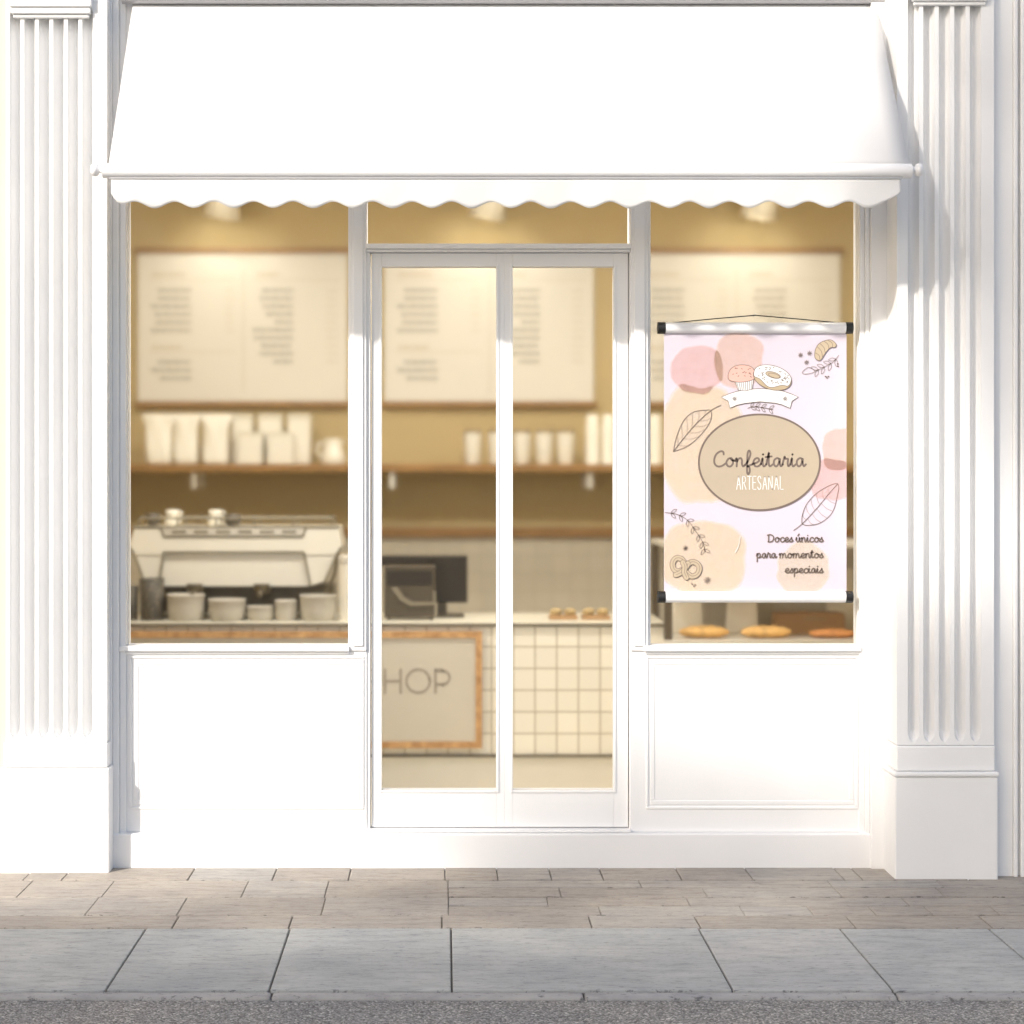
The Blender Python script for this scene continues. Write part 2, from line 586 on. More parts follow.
CAPS = {
    'A': (.5, [[(0, 0), (.2, 1), (.4, 0)], [(.07, .36), (.33, .36)]]),
    'R': (.46, [[(0, 0), (0, 1), (.24, .98), (.33, .76), (.24, .53), (0, .5)], [(.14, .5), (.36, 0)]]),
    'T': (.44, [[(-.03, 1), (.37, 1)], [(.17, 1), (.17, 0)]]),
    'E': (.42, [[(.32, 1), (0, 1), (0, 0), (.32, 0)], [(0, .52), (.26, .52)]]),
    'S': (.45, [[(.32, .84), (.22, 1), (.07, .95), (.02, .76), (.12, .57), (.28, .4), (.32, .2), (.22, .01), (.08, .02), (0, .17)]]),
    'N': (.5, [[(0, 0), (0, 1), (.36, 0), (.36, 1)]]),
    'L': (.38, [[(0, 1), (0, 0), (.3, 0)]]),
}
BLOCK = {
    'S': (.88, [[(.62, .82), (.46, .98), (.2, .95), (.06, .76), (.17, .57), (.48, .45), (.65, .25), (.52, .04), (.24, .0), (.03, .15)]]),
    'H': (1.0, [[(.08, 0), (.08, 1)], [(.75, 0), (.75, 1)], [(.08, .5), (.75, .5)]]),
    'O': (1.14, [[(.5 + .5 * math.cos(t * math.pi / 10), .5 + .5 * math.sin(t * math.pi / 10)) for t in range(22)]]),
    'P': (.8, [[(.1, 0), (.1, 1)], [(.1, .965), (.4, .965)], [(.1, .36), (.4, .36)], [(.4 + .3 * math.sin(t * math.pi / 12), .6625 + .3025 * math.cos(t * math.pi / 12)) for t in range(13)]]),
}
SMOOTH_CAPS = set('SO')


def text_width(s, font):
    return sum(font[c][0] for c in s)


def write(mb, s, font, x0, z0, h, width, w, y, mat=0, smooth=True, gl=1.0):
    """letters with x-height (or cap height) h from x0, fitted to the given width"""
    kx = width / text_width(s, font)
    x = x0
    for c in s:
        adv, strokes = font[c]
        for st in strokes:
            pts = [(x + p[0] * kx * gl, z0 + p[1] * h) for p in st]
            if smooth or c in SMOOTH_CAPS or len(st) > 9:
                pts = [(p.x, p.y) for p in crspline([Vector((a, b)) for a, b in pts], 6)]
                stroke(mb, pts, w, y, mat)
            else:
                for a, b in zip(pts[:-1], pts[1:]):
                    stroke(mb, [a, b], w, y, mat)
        x += adv * kx


# ================================================================== SETTING: ground
mb = MB()
mb.box(-200, 200, -200, 200, -0.30, -0.06)
tag(mb.build('ground', M['ground']), kind='structure')
mb = MB()
mb.box(-40, 40, -7.6, -1.70, -0.2, -0.014)
tag(mb.build('road', M['asphalt']), kind='structure')
mb = MB()
mb.box(-40, 40, -14.5, -7.6, -0.2, 0.09)
tag(mb.build('far_pavement', M['far_paving'], bevel=0.02), kind='structure')
mb = MB()
mb.box(-9, 9, -1.69, 0.3, -0.2, -0.009)
tag(mb.build('pavement_bed', M['grout']), kind='structure')


def gy(py):                                # ground point seen at picture row py lies this far behind the facade (negative: in front)
    return -(CAM_D - EYE_Z * F / (py - PY0))


def slabs(mb, y0, y1, joints, gap, mat):
    for a, b in zip(joints[:-1], joints[1:]):
        jt = random.uniform(-0.0012, 0.0012)
        gyy = .008 if abs(y1 - y0) < .2 else .006
        mb.box(a + gap / 2, b - gap / 2, y0 + gyy, y1 - gyy, -0.05, jt, mat)


def joints_from(pxs, py, extra_l, extra_r, lim=8.6):
    y = gy(py)
    k = (CAM_D + y) / F
    xs = [(p - PX0) * k for p in pxs]
    while xs[0] > -lim:
        xs.insert(0, xs[0] - extra_l * random.uniform(0.7, 1.3))
    while xs[-1] < lim:
        xs.append(xs[-1] + extra_r * random.uniform(0.7, 1.3))
    return xs


rows = [866, 880, 897, 915, 928]
ys = [gy(r) for r in rows]
mb = MB()
slabs(mb, ys[1], 0.25, joints_from([30, 68, 192, 275, 350, 445, 497, 550, 601, 678, 748, 838, 856, 960], 873, .42, .38), 0.0035, 0)
def row(pxs, p0, p1, xa=None, xb=None):
    js = [x for x in joints_from(pxs, (p0 + p1) / 2, .42, .42) if (xa is None or x > xa + .25) and (xb is None or x < xb - .25)]
    js = ([xa] if xa is not None else []) + js + ([xb] if xb is not None else [])
    slabs(mb, gy(p1), gy(p0), js, .0022, 0)


XM = .012
row([25, 108, 245], 880, 897, None, XM)
row([-20, 92, 182], 897, 915, None, XM)
row([640, 830], 880, 887.5, XM)
row([560, 705, 838, 940], 887.5, 897, XM)
row([688, 905], 897, 905.5, XM)
row([600, 742, 810, 872, 928, 995], 905.5, 915, XM)
slabs(mb, ys[4], ys[3], joints_from([-60, 176, 291, 442, 590, 697, 850, 985], 921, .55, .5), 0.004, 0)
tag(mb.build('paver_strip', M['paver'], bevel=0.003), kind='structure')
mb = MB()
slabs(mb, -1.683, ys[4], [-8.6, -7.4, -6.2, -5.1, -4.0, -2.95, -1.95, -.985, -.51, .02, .835, 1.30, 1.79, 2.6, 3.5, 4.6, 5.7, 6.9, 8.2], 0.0055, 0)
tag(mb.build('pavement_slabs', M['slab'], bevel=0.004), kind='structure')
mb = MB()
xs = [-8.6]
while xs[-1] < 8.6:
    xs.append(xs[-1] + 0.9)
for a, b in zip(xs[:-1], xs[1:]):
    mb.box(a + .002, b - .002, -1.738, -1.69, -0.15, -0.002)
tag(mb.build('kerb', M['kerb'], bevel=0.008), kind='structure')

# ================================================================== SETTING: shop interior
XL, XR, YB, ZC = -2.35, 2.75, 3.0, 3.25
mb = MB()
mb.box(XL, XR, 0.16, YB, -0.06, 0.05)
tag(mb.build('shop_floor', M['int_floor']), kind='structure')
mb = MB()
mb.box(XL, XR, 0.16, YB, ZC, ZC + .12)
tag(mb.build('shop_ceiling', M['int_ceiling']), kind='structure')
mb = MB()
mb.box(XL - .15, XR + .15, YB, YB + .15, -0.06, ZC + .12)
tag(mb.build('shop_back_wall', M['tan_wall']), kind='structure')
mb = MB()
mb.box(XL - .15, XL, 0.16, YB, -0.06, ZC + .12)
tag(mb.build('shop_side_wall', M['tan_wall']), kind='structure')
mb = MB()
mb.box(XR, XR + .15, 0.16, YB, -0.06, ZC + .12)
tag(mb.build('shop_side_wall', M['tan_wall']), kind='structure')
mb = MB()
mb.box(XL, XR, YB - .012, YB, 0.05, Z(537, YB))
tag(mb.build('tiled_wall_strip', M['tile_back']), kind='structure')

# ================================================================== SHOPFRONT (one building)
front = empty('shopfront', (0, 0, 0))
tag(front, 'white painted shopfront with fluted pilasters, double glass door and two display windows', 'shop building')
PT = M['paint']
ZTOP = 4.6


# fluted pilasters
FE = .045                                  # length of the rounded flute ends
def flute_shaft(mb, x0, x1, y, z0, z1, centres, w, depth, side_y):
    """vertical slab with round-bottomed flutes cut into its street face"""
    xs = {x0, x1}
    for c in centres:
        for t in range(-8, 9):
            xs.add(c + w / 2 * math.sin(t / 8 * math.pi / 2))
    xs = sorted(x for x in xs if x0 <= x <= x1)
    zb, zt = z0 + .012, z1 - .005
    zs = [z0, zb - .001]
    for t in range(0, 9):
        zs.append(zb + FE * (1 - math.cos(t / 8 * math.pi / 2)))
    zs += [zb + .4, (z0 + z1) / 2, zt - .3]
    for t in range(8, -1, -1):
        zs.append(zt - FE * (1 - math.cos(t / 8 * math.pi / 2)))
    zs += [z1]
    zs = sorted(set(round(z, 5) for z in zs))

    def dep(x, z):
        for c in centres:
            u = abs(x - c) / (w / 2)
            if u < 1:
                e = 1.0
                if z <= zb or z >= zt:
                    return 0
                if z < zb + FE:
                    e = math.sin(math.acos(max(0, min(1, 1 - (z - zb) / FE)))) if z > zb else 0
                elif z > zt - FE:
                    e = math.sin(math.acos(max(0, min(1, 1 - (zt - z) / FE))))
                uu = u / max(e, 1e-3)
                return depth * e * math.sqrt(max(0, 1 - uu * uu)) if uu < 1 else 0
        return 0
    nx, nz = len(xs), len(zs)
    v = [(x, y + dep(x, z), z) for z in zs for x in xs]
    f = [(j * nx + i, j * nx + i + 1, (j + 1) * nx + i + 1, (j + 1) * nx + i) for j in range(nz - 1) for i in range(nx - 1)]
    mb.add(v, f, 0, False)
    mb.add([(x0, y, z0), (x0, side_y, z0), (x0, side_y, z1), (x0, y, z1)], [(0, 3, 2, 1)], 0)
    mb.add([(x1, y, z0), (x1, side_y, z0), (x1, side_y, z1), (x1, y, z1)], [(0, 1, 2, 3)], 0)
    mb.add([(x0, y, z1), (x1, y, z1), (x1, side_y, z1), (x0, side_y, z1)], [(0, 1, 2, 3)], 0)


def pilaster(px0, px1, yp, fl, ped, capx, py_fl0, py_fl1, label):
    """px0..px1 shaft, yp street face, fl flute centres, ped pedestal blocks (px0, px1, py0, py1, extra)"""
    sh = MB()
    zb, zt = Z(py_fl1, yp), Z(py_fl0, yp)
    pitch = (fl[1] - fl[0]) * (CAM_D + yp) / F
    flute_shaft(sh, X(px0, yp), X(px1, yp), yp, zb, zt, [X(c, yp) for c in fl], pitch * .74, .046, 0.10)
    sh.box(X(px0, yp), X(px1, yp), yp, .10, zt + .0005, ZTOP)
    root = sh.build('pilaster', M['masonry'], front)
    root['label'] = label
    c = MB()
    a, b = capx
    for i, (d, h0, h1) in enumerate([(.010, 0, .014), (.020, .014, .038), (.028, .038, .12)]):
        c.box(X(a, yp) - d * .6, X(b, yp) + d * .6, yp - d, yp + .01, zt + h0 - .058, zt + h1 - (.058 if h1 < .1 else 0))
    c.build('capital', M['masonry'], root, bevel=.005)
    p = MB()
    for (a, b, p0, p1, ex) in ped:
        p.box(X(a, yp), X(b, yp), yp - ex, .10, max(Z(p1, yp), -.02), Z(p0, yp))
    p.build('plinth_block', M['masonry'], root, bevel=.006)
    return root


YL, YR = -0.10, -0.21
pilaster(6, 107, YL, [15, 29.5, 44, 58.5, 73, 87.5], [(4, 108, 742.5, 767, .008), (1, 110, 767.5, 900, .02)], (15, 88), 3, 742,
         'fluted white pilaster whose foot stands in the sun patch')
pilaster(897, 994, YR, [913.5, 929, 944.5, 960, 975.5], [(896, 995, 745.5, 771, .006), (892.5, 998, 771.3, 776, .024), (894, 997, 776.4, 910, .016)],
         (915, 984), -10, 745, 'fluted white pilaster shaded by the end of the awning')

# stepped reveals between the pilasters and the windows
mb = MB()
for a, b, d in [(104, 114, -.045), (114, 120, -.03), (120, 126.5, -.012)]:
    mb.pbox(a, b, -200, 866, d, .10, ref=0)
mb.build('reveal', PT, front, bevel=.003)
mb = MB()
for a, b, d in [(859, 864, -.012), (864, 868, -.03), (868, 900, -.055)]:
    mb.pbox(a, b, -200, 866, d, .10, ref=0)
mb.build('reveal', PT, front, bevel=.003)

# fascia above the glass
mb = MB()
mb.box(X(126.5), X(859), -.004, .12, Z(165), ZTOP)
mb.build('fascia', PT, front)
mb = MB()
mb.box(X(-4), X(1030), -.30, .10, ZTOP, ZTOP + .10)
mb.box(X(-4), X(1030), -.36, .10, ZTOP + .10, ZTOP + .24)
mb.build('cornice', PT, front, bevel=.01)

# plinth along the ground
mb = MB()
mb.box(X(112), X(884), -.036, .12, -.02, Z(832))
mb.build('base_board', PT, front, bevel=.006)


# panels under the windows
def stall_riser(a, b, ma, mbx, label):
    w = MB()
    w.box(X(a), X(b), .0, .12, Z(832) + .001, Z(651))
    r = w.build('stall_riser', PT, front)
    r['label'] = label
    s = MB()
    x0, x1, z0, z1 = X(ma), X(mbx), Z(809), Z(656)
    for k, (t, d) in enumerate([(.016, -.005), (.028, -.0025)]):
        o = 0 if k == 0 else .0165
        s.box(x0 + o, x1 - o, d, .003, z1 - o - t * .6, z1 - o)
        s.box(x0 + o, x1 - o, d, .003, z0 + o, z0 + o + t * .6)
        s.box(x0 + o, x0 + o + t * .6, d, .003, z0 + o + t * .6 + .0005, z1 - o - t * .6 - .0005)
        s.box(x1 - o - t * .6, x1 - o, d, .003, z0 + o + t * .6 + .0005, z1 - o - t * .6 - .0005)
    s.build('panel_moulding', PT, r, bevel=.003)


stall_riser(126.5, 366.5, 130, 364, 'panelled white base under the window with the coffee machine')
stall_riser(630.5, 859, 646, 858, 'panelled white base under the window with the hanging banner')

# posts between the bays
for a, b in ((350, 366.5), (630.5, 648)):
    mb = MB()
    mb.box(X(a), X(b), -.008, .12, Z(651) + .001, Z(166))
    mb.box(X(a) + .012, X(b) - .012, -.016, .0, Z(651) + .02, Z(166))
    mb.build('post', PT, front, bevel=.003)


# display windows
def display_window(a, b, py0, py1, label, fy=.012):
    """glass opening a..b, py0..py1"""
    fr = MB()
    t = .012
    x0, x1, z0, z1 = X(a), X(b), Z(py1), Z(py0)
    fr.box(x0 - t, x0, fy, .075, z0 - t, z1 + t)
    fr.box(x1, x1 + t, fy, .075, z0 - t, z1 + t)
    fr.box(x0 + .0003, x1 - .0003, fy, .075, z0 - t, z0)
    fr.box(x0 + .0003, x1 - .0003, fy, .075, z1, z1 + t)
    w = fr.build('display_window', PT, front, bevel=.002)
    w['label'] = label
    g = MB()
    g.box(x0 - .004, x1 + .004, .046, .052, z0 - .004, z1 + .004)
    g.build('glass_pane', M['glass'], w)
    s = MB()
    s.box(x0 - .03, x1 + .006, -.022, .012, Z(651), Z(645.5))
    s.box(x0 - .022, x1 + .004, -.010, .012, Z(654), Z(651.3))
    s.build('sill', PT, w, bevel=.003)
    return w


display_window(127.2, 348, 168, 645, 'window in front of the coffee machine and white pouches')
display_window(651, 858.6, 168, 645, 'window behind the hanging printed banner')

# transom light and door
tr = MB()
tr.box(X(366.5), X(630.5), -.016, .10, Z(249), Z(244))
tr.box(X(366.5), X(630.5), -.002, .09, Z(252), Z(249.2))
tw = tr.build('transom_window', PT, front, bevel=.002)
g = MB()
g.box(X(367), X(630), .046, .052, Z(244) - .002, Z(168))
g.build('glass_pane', M['glass'], tw)

df = MB()
df.box(X(366.5), X(370), .006, .12, Z(832) + .001, Z(252) - .0005)
df.box(X(629.6), X(630.5), .010, .12, Z(832) + .001, Z(252) - .0005)
df.build('door_frame', PT, front)
df = MB()
df.box(X(366.6), X(630.4), -.02, .12, Z(832) + .0015, Z(829))
df.build('threshold', PT, front, bevel=.002)


def door_leaf(a, b, ga, gb, label, fy):
    gz0, gz1 = Z(791), Z(266)
    z0, z1 = Z(828), Z(252.5)
    d = MB()
    d.box(X(a), X(ga), fy, .072, z0, z1)
    d.box(X(gb), X(b), fy, .072, z0, z1)
    d.box(X(ga) + .0003, X(gb) - .0003, fy, .072, z0, gz0)
    d.box(X(ga) + .0003, X(gb) - .0003, fy, .072, gz1, z1)
    o = d.build('door', PT, front, bevel=.0008)
    o['label'] = label
    bd = MB()
    for (p, q, r, s) in ((ga - 2.5, ga, 263.5, 793.5), (gb, gb + 2.5, 263.5, 793.5)):
        bd.box(X(p), X(q), fy - .005, fy + .002, Z(s), Z(r))
    bd.box(X(ga) + .0004, X(gb) - .0004, fy - .005, fy + .002, Z(793.5), Z(791))
    bd.box(X(ga) + .0004, X(gb) - .0004, fy - .005, fy + .002, Z(266), Z(263.5))
    bd.build('glazing_bead', PT, o, bevel=.0015)
    g = MB()
    g.box(X(ga) - .004, X(gb) + .004, .046, .052, gz0 - .004, gz1 + .004)
    g.build('glass_pane', M['glass'], o)


door_leaf(371.5, 504.46, 381.5, 496.5, 'glass door leaf beside the coffee machine window', .022)
door_leaf(504.54, 628.6, 513, 614, 'glass door leaf beside the banner window', .022)

# back of the frontage towards the room, left and right of the bays
mb = MB()
mb.box(XL - .15, X(121), .1205, .158, -.02, ZC + .12)
mb.box(X(865), XR + .15, .1205, .158, -.02, ZC + .12)
mb.box(X(121), X(865), .1205, .158, Z(160), ZC + .12)
mb.build('inner_wall', M['tan_wall'], front)

# neighbouring walls
mb = MB()
mb.box(X(3, 0) - 6.5, X(4.5, YL) - .004, -.06, .3, -.02, ZTOP)
tag(mb.build('house_wall', M['cream_wall']), 'warm cream house wall at the edge beyond the sunlit pilaster', 'wall')
mb = MB()
yw = -.17
xa = X(994, YR) + .001
mb.box(xa, X(1013, yw), yw, .3, -.02, ZTOP)
mb.box(X(1013, yw), X(1017, yw), yw - .012, .3, -.02, ZTOP)
mb.box(X(1017, yw), X(1020, yw), yw + .01, .3, -.02, ZTOP)
mb.box(X(1020, yw), xa + 6.5, yw - .012, .3, -.02, ZTOP)
tag(mb.build('house_wall', M['masonry'], bevel=.004), 'white grooved house wall beyond the pilaster in awning shade', 'wall')

# ================================================================== AWNING
aw = empty('awning', (0, 0, Z(4)))
tag(aw, 'white canvas awning with scalloped valance over the whole shopfront', 'awning')
ya = -.507
k0 = 0.0
top_l, top_r = P(133, 3.5, -.03), P(876, 3.5, -.03)
bot_l, bot_r = P(108.5, 165, ya), P(909, 165, ya)
NX, NZ = 40, 24
v = []
for j in range(NZ + 1):
    t = j / NZ
    a = top_l.lerp(bot_l, t)
    b = top_r.lerp(bot_r, t)
    for i in range(NX + 1):
        s = i / NX
        p = a.lerp(b, s)
        sag = .014 * math.sin(math.pi * t) * min(1, 6 * s, 6 * (1 - s)) ** .6
        sag += .002 * math.sin(9 * s + 3 * t) * math.sin(math.pi * t)
        p.z -= sag
        v.append(p)
f = [(j * (NX + 1) + i, (j + 1) * (NX + 1) + i, (j + 1) * (NX + 1) + i + 1, j * (NX + 1) + i + 1) for j in range(NZ) for i in range(NX)]
mb = MB()
mb.add(v, f, 0, True)
cv = mb.build('canopy', M['canvas'], aw)
sm = cv.modifiers.new('solid', 'SOLIDIFY')
sm.thickness = .003
# stitched seams along the cloth widths
mb = MB()
mb.tube([P(122, -1.5, -.045), P(884, -1.5, -.045)], .020, 0, 20)
mb.build('roller', M['grey_metal'], aw)
mb = MB()
mb.box(X(131), X(878), -.075, -.002, Z(-4) + .012, Z(-20))
mb.build('cassette', M['metal_white'], aw, bevel=.006)
mb = MB()
mb.tube([P(103, 171, ya), P(911, 171, ya)], .026, 0, 20)
bar = mb.build('front_bar', M['metal_white'], aw)
for s, px in ((-1, 103), (1, 911)):
    c = P(px, 170, ya)
    mb = MB()
    mt = Matrix.Rotation(math.radians(90) * s, 3, 'Y')
    mb.lathe(c, [(.018, -.002), (.012, .008), (.012, .014), (.021, .018), (.024, .028), (.021, .038), (.010, .044)], 0, 18, mt)
    mb.build('end_knob', M['metal_white'], bar)
# valance
mb = MB()
x0, x1 = X(111.5, ya), X(900, ya)
zt = Z(179, ya)
per = 39.6 * (CAM_D + ya) / F
n = 320
zz = []
rows_n = 8
for j in range(rows_n + 1):
    for i in range(n + 1):
        x = x0 + (x1 - x0) * i / n
        ph = (x - X(392.6, ya)) / per * 2 * math.pi
        zb = Z(205.2, ya) - .0115 * math.cos(ph)
        if i < 8:
            zb += .05 * (1 - i / 8) ** 2.2
        if i > n - 8:
            zb += .05 * (1 - (n - i) / 8) ** 2.2
        t = j / rows_n
        wav = .006 * math.sin(ph * .5 + 1.0) * t + .005 * math.sin(x * 3.1 + .4) * t
        zz.append((x, ya - .008 + wav, zt + (zb - zt) * t))
f = [(j * (n + 1) + i, (j + 1) * (n + 1) + i, (j + 1) * (n + 1) + i + 1, j * (n + 1) + i + 1) for j in range(rows_n) for i in range(n)]
mb.add(zz, f, 0, True)
vo = mb.build('valance', M['canvas'], aw)
sm = vo.modifiers.new('solid', 'SOLIDIFY')
sm.thickness = .003
mb = MB()
mb.box(X(110, ya), X(902, ya), ya - .012, ya + .006, Z(179.2, ya), Z(176.6, ya))
mb.build('valance_shadow_strip', M['grey_metal'], aw)  # grey strip standing in for the dark shadow gap under the front bar
# folding arms under the cloth
for s, pa, pb in ((1, 160, 175), (-1, 850, 842)):
    mb = MB()
    a = P(pa, 120, -.01)
    b = P(pb + 55 * s, 150, ya * .55)
    c = P(pb, 172, ya + .03)
    mb.tube([a, b], .014, 0, 10)
    mb.tube([b, c], .012, 0, 10)
    mb.lathe(b - Vector((0, 0, .02)), [(.02, 0), (.02, .04)], 0, 12)
    mb.build('arm', M['metal_white'], aw)

# ================================================================== BANNER
yb = -.018
bn = empty('hanging_banner', (X(755, yb), yb, Z(602, yb)))
tag(bn, 'printed pastry shop banner hung from a black cord in front of the window', 'banner')


def A(x, y):
    return P(640 + x * .2246, 300 + y * .2246, yb)


def B(x, y):
    return P(640 + x * .2246, 450 + y * .2246, yb)


def xz(p):
    return (p.x, p.z)


mats = [M['cloth'], M['w_pink'], M['w_peach'], M['w_cream'], M['w_sand'], M['line'], M['line_pale'], M['oval'], M['white_print'],
        M['tan_print'], M['pale_tan_print'], M['pink_print']]
CL, PK, PE, CR, SA, LN, LP, OV, WH, TN, PT_, PP = range(12)
mb = MB()
cx0, cx1, cz0, cz1 = X(664, yb), X(846.5, yb), Z(594, yb), Z(332, yb)
mb.box(cx0, cx1, yb, yb + .0015, cz0, cz1, CL)
LAY = [0]


def layer():
    LAY[0] += 1
    return yb - .0002 - LAY[0] * .00008


def clip_poly(pts):
    def cut(pts, ins, inter):
        out = []
        for i in range(len(pts)):
            a, b = pts[i - 1], pts[i]
            if ins(b):
                if not ins(a):
                    out.append(inter(a, b))
                out.append(b)
            elif ins(a):
                out.append(inter(a, b))
        return out

    def ix(xv):
        return lambda a, b: (xv, a[1] + (b[1] - a[1]) * (xv - a[0]) / (b[0] - a[0]))

    def iz(zv):
        return lambda a, b: (a[0] + (b[0] - a[0]) * (zv - a[1]) / (b[1] - a[1]), zv)
    e = .0006
    pts = cut(pts, lambda p: p[0] >= cx0 + e, ix(cx0 + e))
    pts = cut(pts, lambda p: p[0] <= cx1 - e, ix(cx1 - e))
    pts = cut(pts, lambda p: p[1] >= cz0 + e, iz(cz0 + e))
    pts = cut(pts, lambda p: p[1] <= cz1 - e, iz(cz1 - e))
    return pts


def blob(pxc, pyc, rx, ry, mat, seed, pw=2.4, rough=.05, edge=True):
    rnd = random.Random(seed)
    ph = [rnd.uniform(0, 6.28) for _ in range(10)]
    am = [rough * rnd.uniform(.4, 1) / (1 + k * .45) for k in range(10)]
    k = (CAM_D + yb) / F

    def ring(sc, jag):
        pts = []
        for i in range(120):
            t = i / 120 * 2 * math.pi
            c, s = math.cos(t), math.sin(t)
            r = (abs(c) ** pw + abs(s) ** pw) ** (-1 / pw) * sc
            for q in range(10):
                r *= 1 + am[q] * math.sin((q + 1) * t + ph[q])
            r *= 1 + jag * rnd.uniform(-1, 1)
            pts.append((X(pxc, yb) + rx * k * r * c, Z(pyc, yb) + ry * k * r * s))
        return clip_poly(pts)
    for sc, jag in ((1.02, .010), (.995, .012), (.975, .006), (.945, .004)):
        mb.sheet(ring(sc, jag), layer(), mat)


# two thin coats each, so alpha of the pigment is split in the material
blob(701, 446, 45, 58, CR, 3, 2.6, .07)
blob(704, 557, 45, 37, CR, 5, 2.4, .05)
blob(804, 569, 27, 25, SA, 6, 2.4, .07)
blob(696, 370, 26.5, 23.5, PK, 1, 2.3, .05)
blob(739, 361, 24, 28, PE, 2, 2.6, .05)
blob(838, 449, 17, 21, PE, 8, 2.3, .06)
blob(832, 479, 24, 21, PK, 9, 2.3, .06)

# oval badge
yl = layer()
cxo, czo = X(759.3, yb), Z(462.3, yb)
kk = (CAM_D + yb) / F
el = [(cxo + 60.5 * kk * math.cos(t / 48 * math.pi), czo + 47.8 * kk * math.sin(t / 48 * math.pi)) for t in range(96)]
mb.sheet(el, yl, OV)
stroke(mb, el, 1.9 * kk, layer(), LN, closed=True)
yl = layer()


def wr(s, font, fx0, fx1, fbase, hx, w, mat, smooth=True, f=None):
    f = f or B
    a, b = f(fx0, fbase), f(fx1, fbase)
    write(mb, s, font, a.x, a.z, hx * .2246 * kk, b.x - a.x, w * kk, yl, mat, smooth, 1.0 if smooth else .86)


wr('Confeitaria', SCRIPT, 326, 737, 73, 37, 2.0, LN)
wr('ARTESANAL', CAPS, 430, 643, 175, 58, .78, WH, False)
wr('Doces Unicos', SCRIPT, 567, 816, 409, 20, 1.25, LN)
wr('para momentos', SCRIPT, 518, 816, 480, 20, 1.25, LN)
wr('especiais', SCRIPT, 646, 816, 547, 20, 1.25, LN)


def pen(pts, f, w=.45, mat=LN, n=6, closed=False, smooth=True, y=None, taper=False):
    q = [xz(f(*p)) for p in pts]
    if smooth and len(q) > 2:
        q = [(p.x, p.y) for p in crspline([Vector(a) for a in q], n, closed)]
    stroke(mb, q, w * 1.15 * kk, y if y is not None else yl, mat, closed, taper)
    return q


def fill(pts, f, mat, n=6, smooth=True):
    q = [xz(f(*p)) for p in pts]
    if smooth:
        q = [(p.x, p.y) for p in crspline([Vector(a) for a in q], n, True)]
    mb.sheet(q, layer(), mat)


# big outlined leaves
pen([(148, 675), (162, 610), (192, 540), (235, 500), (290, 490), (315, 495), (312, 540), (270, 600), (212, 650), (148, 675)], A, .5)
pen([(148, 675), (190, 620), (250, 550), (315, 492), (360, 468)], A, .55)
for a, b in (((165, 652), (166, 608)), ((185, 625), (184, 563)), ((207, 597), (207, 528)), ((228, 573), (232, 504)), ((252, 548), (262, 495)),
             ((278, 524), (290, 491)), ((170, 646), (225, 640)), ((192, 617), (262, 606)), ((215, 590), (286, 577)), ((240, 562), (305, 551)), ((266, 536), (313, 524))):
    pen([a, ((a[0] + b[0]) / 2 + 3, (a[1] + b[1]) / 2 + 6), b], A, .3, LP)
pen([(720, 328), (722, 290), (745, 235), (800, 182), (880, 150), (872, 230), (850, 285), (800, 325), (745, 335), (720, 328)], B, .5)
pen([(683, 358), (725, 325), (790, 255), (840, 195), (880, 150)], B, .55)
for a, b in (((740, 310), (722, 285)), ((758, 290), (738, 250)), ((778, 268), (760, 218)), ((800, 243), (785, 195)), ((820, 220), (812, 177)), ((842, 194), (838, 166)),
             ((745, 305), (775, 334)), ((765, 283), (805, 322)), ((786, 260), (832, 303)), ((806, 237), (856, 272)), ((828, 211), (868, 238))):
    pen([a, ((a[0] + b[0]) / 2 - 3, (a[1] + b[1]) / 2 + 4), b], B, .3, LP)

# ribbon
rb = [(362, 433), (398, 417), (430, 407), (480, 398), (535, 394), (590, 398), (637, 406), (672, 418), (704, 432), (676, 450), (668, 482), (630, 466),
      (600, 459), (535, 453), (468, 460), (432, 468), (400, 481), (392, 450)]
fill(rb, A, WH, smooth=False)
yl = layer()
pen(rb, A, .6, LN, closed=True, smooth=False)


def aster(f, x, y, r, w=.5, arms=8, mat=LN):
    for i in range(arms):
        t = i / arms * 2 * math.pi + .2
        pen([(x + r * .15 * math.cos(t), y + r * .15 * math.sin(t)), (x + r * math.cos(t), y + r * math.sin(t))], f, w, mat, smooth=False)


aster(A, 421, 440, 11, .55)
aster(A, 646, 440, 11, .55)


def sprig(f, stem, leafs, size, w=.45, pairs=True):
    pts = [Vector(p) for p in crspline([Vector(p) for p in stem], 10)]
    pen(stem, f, w)
    for i in range(leafs):
        t = (i + 1) / (leafs + .5)
        j = min(int(t * (len(pts) - 1)), len(pts) - 2)
        p = pts[j]
        d = (pts[j + 1] - pts[j]).normalized()
        for sgn in ((1, -1) if pairs else ((1,) if i % 2 else (-1,))):
            nd = Vector((d.x * .75 - sgn * d.y * .7, d.y * .75 + sgn * d.x * .7)).normalized()
            nn = Vector((-nd.y, nd.x))
            q = [p, p + nd * size * .5 + nn * size * .2, p + nd * size, p + nd * size * .5 - nn * size * .2, p]
            pen([(a.x, a.y) for a in q], f, w * .85, LN, 4)


